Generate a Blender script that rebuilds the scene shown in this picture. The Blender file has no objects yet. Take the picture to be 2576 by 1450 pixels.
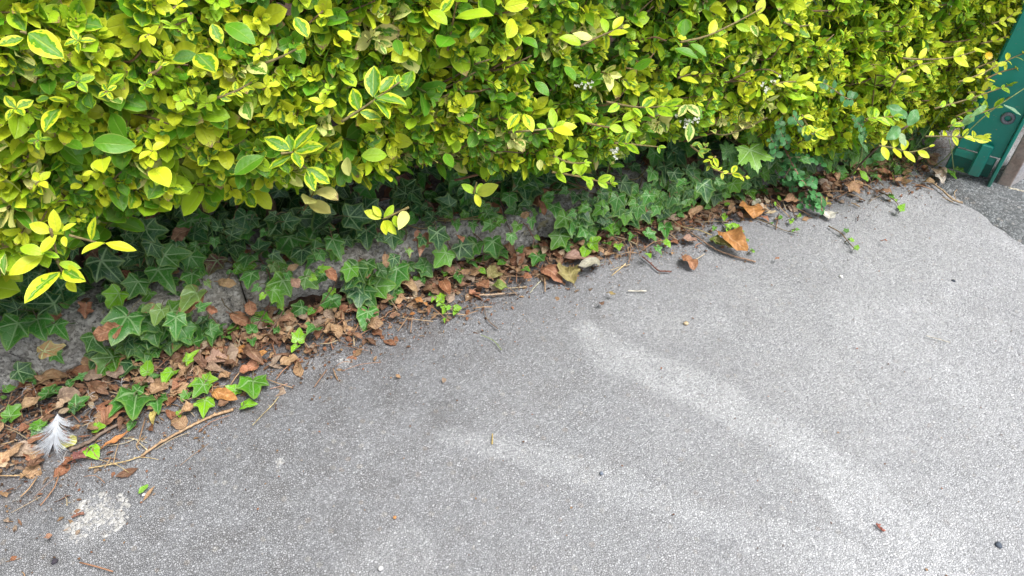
import bpy, math, random
import numpy as np
rng = np.random.default_rng(7)
random.seed(7)
SC = bpy.context.scene
COL = SC.collection
# ------------------------------------------------------------------ camera
FPX = 1860.0                      # focal length in units of a 2576 px wide picture
TH, RO, AZ = math.radians(42.3), math.radians(1.0), math.radians(23.6)
f0 = np.array([math.sin(AZ)*math.cos(TH), math.cos(AZ)*math.cos(TH), -math.sin(TH)])
r0 = np.array([math.cos(AZ), -math.sin(AZ), 0.0])
u0 = np.cross(r0, f0)
CR = math.cos(RO)*r0 + math.sin(RO)*u0
CU = -math.sin(RO)*r0 + math.cos(RO)*u0
CP = np.array([0, 0, 1.0])
from mathutils import Matrix, Vector
cam = bpy.data.cameras.new('camera')
cam.sensor_width = 36.0
cam.lens = FPX/2576*36.0
cam.clip_start = 0.02
cam.clip_end = 800
co = bpy.data.objects.new('camera', cam)
COL.objects.link(co)
M = Matrix.Identity(4)
for i in range(3):
    M[i][0] = CR[i]; M[i][1] = CU[i]; M[i][2] = -f0[i]; M[i][3] = CP[i]
co.matrix_world = M
SC.camera = co
# ------------------------------------------------------------------ light
SUN_EL, SUN_AZ = math.radians(66), math.radians(140)   # azimuth clockwise from +y
w = bpy.data.worlds.new('World'); SC.world = w; w.use_nodes = True
nt = w.node_tree; nt.nodes.clear()
sky = nt.nodes.new('ShaderNodeTexSky'); sky.sky_type = 'NISHITA'; sky.sun_disc = False
sky.sun_elevation = SUN_EL; sky.sun_rotation = SUN_AZ; sky.air_density = 1.0; sky.dust_density = 4.0
hs = nt.nodes.new('ShaderNodeHueSaturation'); hs.inputs['Saturation'].default_value = 0.42
bg = nt.nodes.new('ShaderNodeBackground'); bg.inputs['Strength'].default_value = 0.13
wo = nt.nodes.new('ShaderNodeOutputWorld')
nt.links.new(sky.outputs[0], hs.inputs['Color']); nt.links.new(hs.outputs[0], bg.inputs[0]); nt.links.new(bg.outputs[0], wo.inputs[0])
sl = bpy.data.lights.new('sun', 'SUN'); sl.energy = 2.3; sl.angle = math.radians(28); sl.color = (1, 0.985, 0.965)
so = bpy.data.objects.new('sun', sl); COL.objects.link(so)
sd = Vector((math.sin(SUN_AZ)*math.cos(SUN_EL), math.cos(SUN_AZ)*math.cos(SUN_EL), math.sin(SUN_EL)))
so.rotation_euler = sd.to_track_quat('Z', 'Y').to_euler()
SC.view_settings.view_transform = 'Standard'; SC.view_settings.look = 'None'
SC.view_settings.exposure = 0.93; SC.view_settings.gamma = 1.0
SC.render.engine = 'CYCLES'
SC.cycles.max_bounces = 6; SC.cycles.diffuse_bounces = 2; SC.cycles.transmission_bounces = 3; SC.cycles.transparent_max_bounces = 4

# ------------------------------------------------------------------ picture <-> place
def ray(px, py): return FPX*f0 + (px-1288)*CR + (725-py)*CU
def onz(px, py, z=0.0):
    d = ray(px, py); return CP + d*((z-CP[2])/d[2])
def ony(px, py, y):
    d = ray(px, py); return CP + d*(y/d[1])
def depth(p): return float(np.dot(np.asarray(p)-CP, f0))

# ------------------------------------------------------------------ helpers
def tag(o, label=None, cat=None, group=None, kind=None):
    if label: o['label'] = label
    if cat: o['category'] = cat
    if group: o['group'] = group
    if kind: o['kind'] = kind
    return o
def empty(name, loc, label, cat, group=None):
    o = bpy.data.objects.new(name, None); COL.objects.link(o); o.location = loc; o.empty_display_size = 0.02
    return tag(o, label, cat, group)
class Acc:
    """collects geometry for ONE mesh object"""
    def __init__(s): s.v = []; s.f = []; s.n = 0; s.t = []; s.r = []; s.u = []; s.mi = []
    def add(s, V, Fs, tint=(.5, .5, .5), rnd=(.5, .5, .5), luv=None, mi=0):
        V = np.asarray(V, float).reshape(-1, 3); k = len(V)
        s.v.append(V)
        for F in Fs:
            F = np.asarray(F, np.int64)
            if len(F): s.f.append(F + s.n); s.mi.append((len(F), mi))
        t = np.asarray(tint, float); s.t.append(np.broadcast_to(t, (k, 3)) if t.ndim == 1 else t)
        r = np.asarray(rnd, float); s.r.append(np.broadcast_to(r, (k, 3)) if r.ndim == 1 else r)
        s.u.append(np.zeros((k, 3)) if luv is None else luv)
        s.n += k
    def build(s, name, mats, parent=None, smooth=True, origin=None):
        V = np.concatenate(s.v)
        if origin is None: origin = V.mean(0) if parent is None else np.zeros(3)
        if origin is not None: V = V - origin
        me = bpy.data.meshes.new(name)
        me.vertices.add(len(V)); me.vertices.foreach_set('co', V.astype(np.float32).ravel())
        ls = [f.shape[1] for f in s.f for _ in range(len(f))]
        idx = np.concatenate([f.ravel() for f in s.f]).astype(np.int32)
        tot = np.array(ls, np.int32); st = np.concatenate([[0], np.cumsum(tot)[:-1]]).astype(np.int32)
        me.loops.add(len(idx)); me.loops.foreach_set('vertex_index', idx)
        me.polygons.add(len(tot)); me.polygons.foreach_set('loop_start', st); me.polygons.foreach_set('loop_total', tot)
        if not isinstance(mats, (list, tuple)): mats = [mats]
        for m in mats: me.materials.append(m)
        if len(mats) > 1:
            me.polygons.foreach_set('material_index', np.concatenate([np.full(k, m, np.int32) for k, m in s.mi]))
        me.update(calc_edges=True); me.validate()
        me.polygons.foreach_set('use_smooth', np.full(len(me.polygons), smooth))
        one = np.ones((len(V), 1))
        for nm, a in (('tint', s.t), ('rnd', s.r)):
            at = me.attributes.new(nm, 'FLOAT_COLOR', 'POINT')
            at.data.foreach_set('color', np.hstack([np.concatenate(a), one]).astype(np.float32).ravel())
        at = me.attributes.new('luv', 'FLOAT_VECTOR', 'POINT'); at.data.foreach_set('vector', np.concatenate(s.u).astype(np.float32).ravel())
        o = bpy.data.objects.new(name, me); COL.objects.link(o)
        if parent is not None:
            o.parent = parent
            o.location = np.asarray(origin) - np.array(parent.location)
        else: o.location = origin
        return o
def nrm(a):
    a = np.asarray(a, float); return a/np.maximum(np.linalg.norm(a, axis=-1, keepdims=True), 1e-9)
def tube(acc, pts, rad, seg=6, tint=(.5, .5, .5), rnd=(.5, .5, .5), mi=0, flat=1.0):
    P = np.asarray(pts, float); n = len(P)
    R = np.broadcast_to(np.asarray(rad, float), (n,))
    T = nrm(np.gradient(P, axis=0)); up = np.array([0.13, 0.21, 0.97])
    if abs(np.dot(T[0], up)) > 0.95: up = np.array([1.0, 0.1, 0])
    X = nrm(np.cross(T, up)); Y = np.cross(X, T)
    a = np.linspace(0, 2*np.pi, seg, endpoint=False)
    V = P[:, None] + R[:, None, None]*(np.cos(a)[None, :, None]*X[:, None] + flat*np.sin(a)[None, :, None]*Y[:, None])
    V = V.reshape(-1, 3)
    F = [[i*seg+j, i*seg+(j+1) % seg, (i+1)*seg+(j+1) % seg, (i+1)*seg+j] for i in range(n-1) for j in range(seg)]
    V = np.vstack([V, P[0], P[-1]]); c0 = n*seg
    F3 = [[c0, (j+1) % seg, j] for j in range(seg)] + [[c0+1, (n-1)*seg+j, (n-1)*seg+(j+1) % seg] for j in range(seg)]
    acc.add(V, [F, F3], tint, rnd, None, mi)
def spline(pts, n=12):
    P = np.asarray(pts, float)
    if len(P) == 2: return P[0]+(P[1]-P[0])*np.linspace(0, 1, n)[:, None]
    Q = np.vstack([2*P[0]-P[1], P, 2*P[-1]-P[-2]]); out = []
    for i in range(len(P)-1):
        t = np.linspace(0, 1, max(2, n//(len(P)-1)+1))[:, None]
        if i: t = t[1:]
        a, b, c, d = Q[i:i+4]
        out.append(.5*((2*b)+(-a+c)*t+(2*a-5*b+4*c-d)*t**2+(-a+3*b-3*c+d)*t**3))
    return np.vstack(out)
def box(acc, c, half, X=(1, 0, 0), Y=(0, 1, 0), Z=(0, 0, 1), bev=0.0015, mi=0):
    """bevelled box: c centre, half sizes, axes"""
    hx, hy, hz = half; X, Y, Z = map(np.asarray, (X, Y, Z)); V = []; b = min(bev, *(h*.45 for h in half))
    for z, ins in ((-hz, b), (-hz+b, 0), (hz-b, 0), (hz, b)):
        x, y = hx-ins, hy-ins
        bb = b
        for (sx, sy) in ((-x+bb, -y), (x-bb, -y), (x, -y+bb), (x, y-bb), (x-bb, y), (-x+bb, y), (-x, y-bb), (-x, -y+bb)):
            V.append(np.asarray(c)+X*sx+Y*sy+Z*z)
    F = [[k*8+j, k*8+(j+1) % 8, (k+1)*8+(j+1) % 8, (k+1)*8+j] for k in range(3) for j in range(8)]
    acc.add(V, [F, [list(range(7, -1, -1)), list(range(24, 32))]], mi=mi)
def vnoise(P, seed=0):
    """cheap smooth value noise, P (n,k) -> (n,) in -1..1"""
    P = np.asarray(P, float); k = P.shape[1]; I = np.floor(P).astype(np.int64); f = P-I; f = f*f*(3-2*f); out = np.zeros(len(P))
    for c in range(2**k):
        w_ = np.ones(len(P)); h = np.full(len(P), 1013904223*(seed+1), np.int64)
        for j in range(k):
            b = (c >> j) & 1
            w_ *= f[:, j] if b else 1-f[:, j]
            h = (h ^ ((I[:, j]+b)*(73856093, 19349663, 83492791)[j])) * 1103515245 + 12345; h &= 0x7fffffff
        h ^= h >> 13; h = (h*1274126177) & 0x7fffffff
        out += w_*((h % 65536)/32767.5-1)
    return out
def fbm(P, seed=0, o=4):
    s = 0; a = 1.0
    for i in range(o): s = s+a*vnoise(np.asarray(P)*2**i, seed+i); a *= .5
    return s/1.9

# ------------------------------------------------------------------ node helper
class NT:
    def __init__(s, name):
        s.m = bpy.data.materials.new(name); s.m.use_nodes = True; s.t = s.m.node_tree; s.t.nodes.clear()
        s.out = s.t.nodes.new('ShaderNodeOutputMaterial')
    def n(s, typ, **kw):
        nd = s.t.nodes.new(typ)
        for k, v in kw.items(): setattr(nd, k, v)
        return nd
    def put(s, sock, v):
        if isinstance(v, bpy.types.NodeSocket): s.t.links.new(v, sock)
        elif v is not None:
            if sock.type == 'RGBA' and len(v) == 3: v = (*v, 1)
            sock.default_value = v
    def ma(s, op, a, b=None, c=None, clamp=False):
        nd = s.n('ShaderNodeMath', operation=op, use_clamp=clamp)
        for i, v in enumerate((a, b, c)):
            if v is not None: s.put(nd.inputs[i], v)
        return nd.outputs[0]
    def ss(s, x, lo, hi, a=0.0, b=1.0):
        nd = s.n('ShaderNodeMapRange', interpolation_type='SMOOTHSTEP')
        for k, v in (('Value', x), ('From Min', lo), ('From Max', hi), ('To Min', a), ('To Max', b)): s.put(nd.inputs[k], v)
        return nd.outputs[0]
    def mix(s, f, a, b, mode='MIX'):
        nd = s.n('ShaderNodeMix', data_type='RGBA', blend_type=mode)
        s.put(nd.inputs[0], f); s.put(nd.inputs[6], a); s.put(nd.inputs[7], b); return nd.outputs[2]
    def attr(s, name):
        return s.n('ShaderNodeAttribute', attribute_name=name)
    def sep(s, v):
        nd = s.n('ShaderNodeSeparateXYZ'); s.put(nd.inputs[0], v); return nd.outputs
    def comb(s, x, y, z):
        nd = s.n('ShaderNodeCombineXYZ'); s.put(nd.inputs[0], x); s.put(nd.inputs[1], y); s.put(nd.inputs[2], z); return nd.outputs[0]
    def noise(s, vec, scale, detail=3.0, rough=.55):
        nd = s.n('ShaderNodeTexNoise'); s.put(nd.inputs['Vector'], vec); s.put(nd.inputs['Scale'], scale)
        nd.inputs['Detail'].default_value = detail; nd.inputs['Roughness'].default_value = rough; return nd
    def vor(s, vec, scale, feature='F1', rnd=1.0):
        nd = s.n('ShaderNodeTexVoronoi', feature=feature); s.put(nd.inputs['Vector'], vec); s.put(nd.inputs['Scale'], scale)
        nd.inputs['Randomness'].default_value = rnd; return nd
    def pos(s):
        return s.n('ShaderNodeNewGeometry').outputs['Position']
    def obj(s): return s.n('ShaderNodeTexCoord').outputs['Object']
    def ramp(s, f, stops):
        nd = s.n('ShaderNodeValToRGB'); s.put(nd.inputs[0], f); e = nd.color_ramp.elements
        while len(e) < len(stops): e.new(0.5)
        for el, (p, c) in zip(e, stops): el.position = p; el.color = (*c, 1)
        return nd.outputs[0]
    def bump(s, h, dist, strength=1.0, normal=None):
        nd = s.n('ShaderNodeBump'); nd.inputs['Distance'].default_value = dist; nd.inputs['Strength'].default_value = strength
        s.put(nd.inputs['Height'], h)
        if normal is not None: s.put(nd.inputs['Normal'], normal)
        return nd.outputs[0]
    def bsdf(s, col, rough=.5, spec=.5, normal=None, trans=0.0, transcol=None, metal=0.0):
        p = s.n('ShaderNodeBsdfPrincipled'); s.put(p.inputs['Base Color'], col); s.put(p.inputs['Roughness'], rough)
        s.put(p.inputs['Specular IOR Level'], spec); s.put(p.inputs['Metallic'], metal)
        if normal is not None: s.put(p.inputs['Normal'], normal)
        o = p.outputs[0]
        if trans > 0:
            t = s.n('ShaderNodeBsdfTranslucent'); s.put(t.inputs['Color'], transcol if transcol is not None else col)
            mx = s.n('ShaderNodeMixShader'); mx.inputs[0].default_value = trans
            s.t.links.new(o, mx.inputs[1]); s.t.links.new(t.outputs[0], mx.inputs[2]); o = mx.outputs[0]
        s.t.links.new(o, s.out.inputs[0]); return s.m

# ------------------------------------------------------------------ materials
def mat_privet():
    s = NT('privet leaf'); L = s.sep(s.attr('luv').outputs['Vector']); R = s.sep(s.attr('rnd').outputs['Vector']); tint = s.attr('tint').outputs['Color']
    au = s.ma('ABSOLUTE', L[0])
    vec = s.comb(s.ma('MULTIPLY', L[0], 1.6), s.ma('MULTIPLY', L[1], 4.5), s.ma('MULTIPLY', R[1], 57.0))
    nz = s.noise(vec, 1.3, 3.0).outputs['Fac']
    e = s.ma('ADD', au, s.ma('MULTIPLY', s.ma('SUBTRACT', nz, .5), 1.5))
    tipw = s.ma('MULTIPLY', s.ma('POWER', L[1], 3.0), .35)
    e = s.ma('ADD', e, tipw)
    sf = s.ma('MULTIPLY', R[1], .16); g = s.ma('MULTIPLY', s.ss(s.ma('SUBTRACT', R[0], e), s.ma('SUBTRACT', -.02, sf), s.ma('ADD', .03, sf)), s.ma('SUBTRACT', 1.0, s.ma('MULTIPLY', s.ss(R[2], .5, .9), .35)))
    g2 = s.ma('MULTIPLY', s.ss(s.ma('SUBTRACT', s.ma('SUBTRACT', R[0], .30), e), -.04, .05), s.ss(R[0], 1.15, 1.0))
    green = s.mix(R[2], (.11, .30, .015), (.05, .19, .015))
    green2 = s.mix(R[2], (.17, .34, .08), (.09, .24, .05))
    base = s.mix(g, tint, green); base = s.mix(g2, base, green2)
    soft = s.noise(vec, .7, 1.0).outputs['Fac']
    base = s.mix(s.ss(soft, .25, .75, 0.0, .32), base, s.mix(.55, base, (.16, .34, .02)))
    mid = s.ma('MULTIPLY', s.ss(au, .10, .0), .45)
    base = s.mix(mid, base, s.mix(.5, tint, (.55, .62, .16)))
    rim = s.ma('MULTIPLY', s.ss(au, .86, 1.0), .35)
    base = s.mix(rim, base, (.66, .66, .16))
    # brown, clipped or scorched ends and small specks on a fraction of the leaves
    n2 = s.noise(vec, 3.2, 4.0).outputs['Fac']
    bt = s.ma('ADD', L[1], s.ma('MULTIPLY', s.ma('SUBTRACT', n2, .5), .9))
    bt = s.ma('MULTIPLY', s.ss(bt, .80, .92), s.ss(R[1], .82, .86))
    base = s.mix(bt, base, s.mix(n2, (.42, .27, .13), (.20, .10, .06)))
    sp = s.vor(vec, 7.0).outputs['Distance']
    spm = s.ma('MULTIPLY', s.ss(sp, .16, .06), s.ss(n2, .55, .66))
    base = s.mix(s.ma('MULTIPLY', spm, .75), base, (.13, .09, .04))
    side = s.ma('SINE', s.ma('SUBTRACT', s.ma('MULTIPLY', L[1], 34.0), s.ma('MULTIPLY', au, 7.0)))
    h = s.ma('ADD', s.ma('MULTIPLY', side, .10), s.ma('ADD', s.ma('MULTIPLY', s.ss(au, .0, .12), .5), s.ma('MULTIPLY', n2, .6)))
    nm = s.bump(h, .0012, .6)
    return s.bsdf(base, s.ma('ADD', .30, s.ma('MULTIPLY', n2, .25)), .36, nm, .27, s.mix(.35, base, (.44, .62, .015)))
def mat_ivy(name, lobed=True, edge=(.30, .42, .10)):
    s = NT(name); L = s.sep(s.attr('luv').outputs['Vector']); R = s.sep(s.attr('rnd').outputs['Vector']); tint = s.attr('tint').outputs['Color']
    ax = s.ma('ABSOLUTE', L[0]); y = L[1]; vein = None; hv = None
    for al in ((0, 50, 112) if lobed else (0,)):
        a = math.radians(al)
        along = s.ma('ADD', s.ma('MULTIPLY', ax, math.sin(a)), s.ma('MULTIPLY', y, math.cos(a)))
        perp = s.ma('ABSOLUTE', s.ma('SUBTRACT', s.ma('MULTIPLY', ax, math.cos(a)), s.ma('MULTIPLY', y, math.sin(a))))
        wdt = s.ma('SUBTRACT', .036, s.ma('MULTIPLY', along, .022))
        q = s.ma('DIVIDE', perp, wdt)
        v = s.ma('MULTIPLY', s.ss(q, 1.25, .35), s.ss(along, -.02, .02))
        vein = v if vein is None else s.ma('MAXIMUM', vein, v)
    vec = s.comb(L[0], L[1], s.ma('MULTIPLY', R[1], 43.0))
    wob = s.noise(vec, 6.0, 2.0)
    v2 = s.n('ShaderNodeVectorMath', operation='ADD'); s.put(v2.inputs[0], vec)
    sc = s.n('ShaderNodeVectorMath', operation='SCALE'); s.put(sc.inputs[0], wob.outputs['Color']); sc.inputs['Scale'].default_value = .06
    s.t.links.new(sc.outputs[0], v2.inputs[1])
    ed = s.vor(v2.outputs[0], 5.2, 'DISTANCE_TO_EDGE').outputs['Distance']
    sec = s.ma('MULTIPLY', s.ss(ed, .05, .010), .5)
    allv = s.ma('MAXIMUM', vein, sec)
    nz = s.noise(vec, 3.0, 4.0).outputs['Fac']
    base = s.mix(s.ss(nz, .3, .75, 0, .6), tint, s.mix(.5, tint, (.10, .26, .035)))
    base = s.mix(s.ma('MULTIPLY', allv, .80), base, s.mix(.25, (.34, .50, .24), tint))
    base = s.mix(s.ma('MULTIPLY', s.ss(L[2], .84, .97), .75), base, s.mix(.45, tint, edge))
    # scorched brown ends on a few leaves
    n3 = s.noise(vec, 1.7, 3.0).outputs['Fac']
    br = s.ma('MULTIPLY', s.ss(s.ma('ADD', L[2], s.ma('MULTIPLY', s.ma('SUBTRACT', n3, .5), 2.2)), 1.0, 1.12), s.ss(R[0], .84, .87))
    base = s.mix(br, base, s.mix(nz, (.34, .19, .10), (.16, .07, .04)))
    sp = s.ma('MULTIPLY', s.ss(s.vor(vec, 9.0).outputs['Distance'], .09, .05), s.ss(R[2], .6, .62))
    base = s.mix(s.ma('MULTIPLY', sp, .8), base, (.55, .56, .48))
    nm = s.bump(s.ma('ADD', s.ma('MULTIPLY', allv, -1.0), s.ma('MULTIPLY', nz, .5)), .0012, .7)
    return s.bsdf(base, s.ma('ADD', .27, s.ma('MULTIPLY', nz, .25)), .42, nm, .10, s.mix(.4, base, (.22, .40, .03)))
def mat_dry():
    s = NT('dead leaf'); L = s.sep(s.attr('luv').outputs['Vector']); R = s.sep(s.attr('rnd').outputs['Vector']); tint = s.attr('tint').outputs['Color']
    au = s.ma('ABSOLUTE', L[0]); vec = s.comb(L[0], s.ma('MULTIPLY', L[1], 3.0), s.ma('MULTIPLY', R[1], 61.0))
    nz = s.noise(vec, 1.8, 5.0, .6).outputs['Fac']
    base = s.mix(s.ss(nz, .25, .8), s.mix(.55, tint, (.09, .035, .02)), s.mix(.18, tint, (.60, .40, .22)))
    base = s.mix(s.ma('MULTIPLY', s.ss(au, .11, .02), .5), base, s.mix(.5, tint, (.60, .44, .28)))
    side = s.ma('ABSOLUTE', s.ma('SINE', s.ma('SUBTRACT', s.ma('MULTIPLY', L[1], 24.0), s.ma('MULTIPLY', au, 6.0))))
    base = s.mix(s.ma('MULTIPLY', s.ss(side, .28, .02), .3), base, (.16, .08, .05))
    nf = s.noise(vec, 9.0, 3.0).outputs['Fac']
    base = s.mix(s.ma('MULTIPLY', s.ss(nf, .62, .70), .5), base, (.07, .035, .025))
    nm = s.bump(s.ma('ADD', s.ma('MULTIPLY', side, .45), nz), .0018, .8)
    return s.bsdf(base, .55, .35, nm, .12)
def mat_plain(name, rough=.6, spec=.3, trans=0.0, ns=220.0, dark=.55, bd=.0006):
    """tint coloured material with fine mottling"""
    s = NT(name); tint = s.attr('tint').outputs['Color']; p = s.pos()
    nz = s.noise(p, ns, 4.0).outputs['Fac']
    base = s.mix(s.ss(nz, .35, .7), s.mix(dark, tint, (.03, .02, .015)), tint)
    return s.bsdf(base, rough, spec, s.bump(nz, bd, .8), trans)
def mat_asphalt(name, patch=False):
    s = NT(name); p = s.pos(); mk = s.sep(s.attr('tint').outputs['Vector'])
    warp = s.noise(p, 160.0, 2.0)
    v2 = s.n('ShaderNodeVectorMath', operation='ADD'); s.put(v2.inputs[0], p)
    sc = s.n('ShaderNodeVectorMath', operation='SCALE'); s.put(sc.inputs[0], warp.outputs['Color']); sc.inputs['Scale'].default_value = .005
    s.t.links.new(sc.outputs[0], v2.inputs[1]); q = v2.outputs[0]
    va = s.vor(q, 310.0 if not patch else 190.0); cell = s.sep(va.outputs['Color'])
    ed = s.vor(q, 310.0 if not patch else 190.0, 'DISTANCE_TO_EDGE').outputs['Distance']
    vb = s.vor(p, 75.0); cellb = s.sep(vb.outputs['Color'])
    big = s.noise(p, 2.6, 4.0).outputs['Fac']; medn = s.noise(p, 17.0, 4.0, .6).outputs['Fac']; fine = s.noise(p, 700.0, 3.0, .7).outputs['Fac']
    if patch: lo, hi = (.11, .12, .126), (.28, .295, .305)
    else: lo, hi = (.235, .238, .250), (.392, .397, .416)
    base = s.mix(s.ma('POWER', cell[0], 1.3), lo, hi)
    bigstone = s.ma('MULTIPLY', s.ss(vb.outputs['Distance'], .42, .30), s.ss(cellb[0], .86, .9))
    base = s.mix(s.ma('MULTIPLY', bigstone, .6), base, s.mix(cellb[1], (.46, .45, .43), (.26, .22, .19)))
    base = s.mix(s.ma('MULTIPLY', s.ss(ed, .12, .02), s.ss(medn, .35, .75, .12, .75)), base, (.07, .068, .068))
    base = s.mix(s.ss(s.noise(p, 520.0, 3.0, .75).outputs['Fac'], .57, .68, 0, .16), base, (.52, .52, .53))
    base = s.mix(s.ma('MULTIPLY', s.ss(big, .35, .7), .28), base, s.mix(.5, base, (.16, .15, .14)))
    base = s.mix(s.ma('MULTIPLY', s.ss(medn, .4, .72), .22), base, s.mix(.5, base, (.20, .17, .15)))
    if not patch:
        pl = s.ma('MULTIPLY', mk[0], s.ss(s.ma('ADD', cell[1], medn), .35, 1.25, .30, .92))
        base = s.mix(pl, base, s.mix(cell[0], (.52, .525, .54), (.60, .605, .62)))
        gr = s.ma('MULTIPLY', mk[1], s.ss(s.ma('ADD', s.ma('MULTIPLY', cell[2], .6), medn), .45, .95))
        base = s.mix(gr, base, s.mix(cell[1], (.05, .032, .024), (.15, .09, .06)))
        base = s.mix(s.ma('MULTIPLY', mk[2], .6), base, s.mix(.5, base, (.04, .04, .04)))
    hh = s.ma('ADD', s.ma('MULTIPLY', s.ss(ed, .0, .22), 1.0), s.ma('ADD', s.ma('MULTIPLY', cell[2], .7), s.ma('MULTIPLY', fine, .35)))
    base = s.mix(s.ss(s.noise(p, 420.0, 3.0, .75).outputs['Fac'], .44, .37, 0, .55), base, (.095, .095, .098))
    nm = s.bump(hh, .0018, .9)
    nm = s.bump(medn, .004, .6, nm)
    return s.bsdf(base, .88, .14, nm)
def mat_stone():
    s = NT('rough stone'); p = s.pos()
    n1 = s.noise(p, 9.0, 6.0, .65).outputs['Fac']; n2 = s.noise(p, 95.0, 6.0, .78).outputs['Fac']; n3 = s.noise(p, 30.0, 4.0).outputs['Fac']
    v = s.sep(s.vor(p, 230.0).outputs['Color'])
    base = s.mix(v[0], (.17, .165, .155), (.52, .51, .475))
    base = s.mix(s.ss(n1, .38, .66), base, s.mix(.5, base, (.24, .21, .16)))
    base = s.mix(s.ss(n2, .53, .62, 0, .7), base, (.56, .55, .51))
    base = s.mix(s.ss(n2, .46, .36, 0, .85), base, (.045, .043, .042))
    base = s.mix(s.ma('MULTIPLY', s.ss(n3, .62, .70), .5), base, (.34, .30, .12))
    v3 = s.vor(p, 26.0).outputs['Distance']
    base = s.mix(s.ma('MULTIPLY', s.ss(s.ma('ADD', v3, s.ma('MULTIPLY', n2, .5)), .52, .42), s.ss(n1, .5, .6)), base, (.50, .52, .48))
    h = s.ma('ADD', s.ma('MULTIPLY', n2, 1.0), s.ma('ADD', s.ma('MULTIPLY', n3, 1.5), s.ma('MULTIPLY', v[1], .4)))
    return s.bsdf(base, .88, .25, s.bump(h, .005, 1.0))
def mat_soil():
    s = NT('dark soil'); p = s.pos(); n1 = s.noise(p, 60.0, 6.0, .7).outputs['Fac']
    base = s.mix(s.ss(n1, .3, .7), (.022, .014, .010), (.10, .06, .04))
    return s.bsdf(base, .9, .2, s.bump(n1, .012, 1.0))
def mat_paint():
    s = NT('green gate paint'); p = s.pos(); n1 = s.noise(p, 110.0, 5.0, .65).outputs['Fac']; n2 = s.noise(p, 14.0, 4.0).outputs['Fac']
    base = s.mix(s.ss(n2, .3, .75), (.002, .215, .165), (.006, .27, .205))
    base = s.mix(s.ma('MULTIPLY', s.ss(n1, .63, .67), .7), base, (.20, .22, .18))
    base = s.mix(s.ma('MULTIPLY', s.ss(s.ma('ADD', s.sep(p)[2], s.ma('MULTIPLY', n1, .12)), .15, .05), .45), base, (.12, .12, .09))
    return s.bsdf(base, s.ma('ADD', .30, s.ma('MULTIPLY', n2, .25)), .5, s.bump(s.ma('ADD', n1, n2), .0005, .7))
def mat_post():
    s = NT('weathered post'); p = s.pos(); n1 = s.noise(p, 130.0, 5.0, .7).outputs['Fac']; n2 = s.noise(p, 12.0, 4.0).outputs['Fac']; tint = s.attr('tint').outputs['Color']
    base = s.mix(s.ss(n1, .35, .65), s.mix(.4, tint, (.05, .04, .04)), tint)
    base = s.mix(s.ss(n2, .4, .7, 0, .35), base, (.42, .38, .34))
    return s.bsdf(base, .85, .25, s.bump(n1, .002, 1.0))
MPRIV = mat_privet(); MIVY = mat_ivy('ivy leaf'); MROUND = mat_ivy('small round leaf', False, (.16, .34, .14)); MSYC = mat_ivy('sycamore leaf', True, (.16, .36, .05))
MDRY = mat_dry(); MSTEM = mat_plain('stem bark'); MDIRT = mat_plain('litter crumbs', .8, .2, 0.0, 300.0, .35)
MFEA = mat_plain('white feather', .6, .2, .3, 300.0, .03, .0001); MCRUST = mat_plain('white crust', .85, .2, 0.0, 420.0, .25, .001)
MGRASS = mat_plain('grass blade', .4, .4, .25, 150.0, .25, .0002)
MASP = mat_asphalt('worn asphalt'); MPAT = mat_asphalt('newer asphalt', True); MSTONE = mat_stone(); MSOIL = mat_soil(); MPAINT = mat_paint(); MPOST = mat_post()
MMET = mat_plain('dull grey metal', .45, .5, 0.0, 300.0, .4)

# ------------------------------------------------------------------ leaf templates
def t_ellipse(a=.85, rows=8, cols=2, p=.8, tipw=0.0):
    V = []; U = []; w_ = []
    for i in range(rows+1):
        y = i/rows; hw = .5*max(math.sin(math.pi*min(1, y**a)), 0)**p
        hw = max(hw, .02 if i == 0 else tipw)
        for j in range(-cols, cols+1):
            V.append((hw*j/cols, y)); U.append((j/cols, y, abs(j)/cols))
    c = 2*cols+1
    F = [[i*c+j, i*c+j+1, (i+1)*c+j+1, (i+1)*c+j] for i in range(rows) for j in range(2*cols)]
    return np.array(V), np.array(U), np.array(F), None
def t_radial(ctrl, sub=1, rings=(.34, .67, 1.0), jag=0.0, seed=1):
    r_ = random.Random(seed); ang = []; rad = []
    for k in range(len(ctrl)-1):
        for q in range(sub):
            t = q/sub; ang.append(ctrl[k][0]*(1-t)+ctrl[k+1][0]*t); rad.append((ctrl[k][1]*(1-t)+ctrl[k+1][1]*t)*(1+(jag*(1 if len(ang) % 2 else -1))))
    ang.append(ctrl[-1][0]); rad.append(ctrl[-1][1])
    full = [(a, r) for a, r in zip(ang, rad)] + [(-a, r) for a, r in list(zip(ang, rad))[-2:0:-1]]
    n = len(full); V = [(0, 0)]; U = [(0, 0, 0)]
    for g in rings:
        for a, r in full:
            rr = g*r; x = rr*math.sin(math.radians(a)); y = rr*math.cos(math.radians(a)); V.append((x, y)); U.append((x, y, g))
    F3 = [[0, 1+(j+1) % n, 1+j] for j in range(n)]
    F4 = [[1+k*n+j, 1+k*n+(j+1) % n, 1+(k+1)*n+(j+1) % n, 1+(k+1)*n+j] for k in range(len(rings)-1) for j in range(n)]
    return np.array(V), np.array(U), np.array(F4), np.array(F3)
T_PRIV = t_ellipse(.92, 8, 2, .80)
T_PRIVR = t_ellipse(.98, 6, 2, .62)
T_LOW = t_ellipse(.9, 4, 1, .8)
T_ELL = t_ellipse(.95, 12, 3, .75)
T_IVY = t_radial([(0, 1.0), (7, .88), (16, .74), (27, .60), (38, .60), (49, .71), (57, .62), (70, .48), (86, .43), (100, .46), (112, .49), (128, .42), (148, .33), (166, .22), (180, .08)])
T_IVYN = t_radial([(0, 1.1), (8, .84), (18, .62), (28, .48), (40, .52), (50, .62), (60, .50), (74, .38), (92, .36), (110, .40), (130, .35), (152, .28), (180, .08)])
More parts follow.
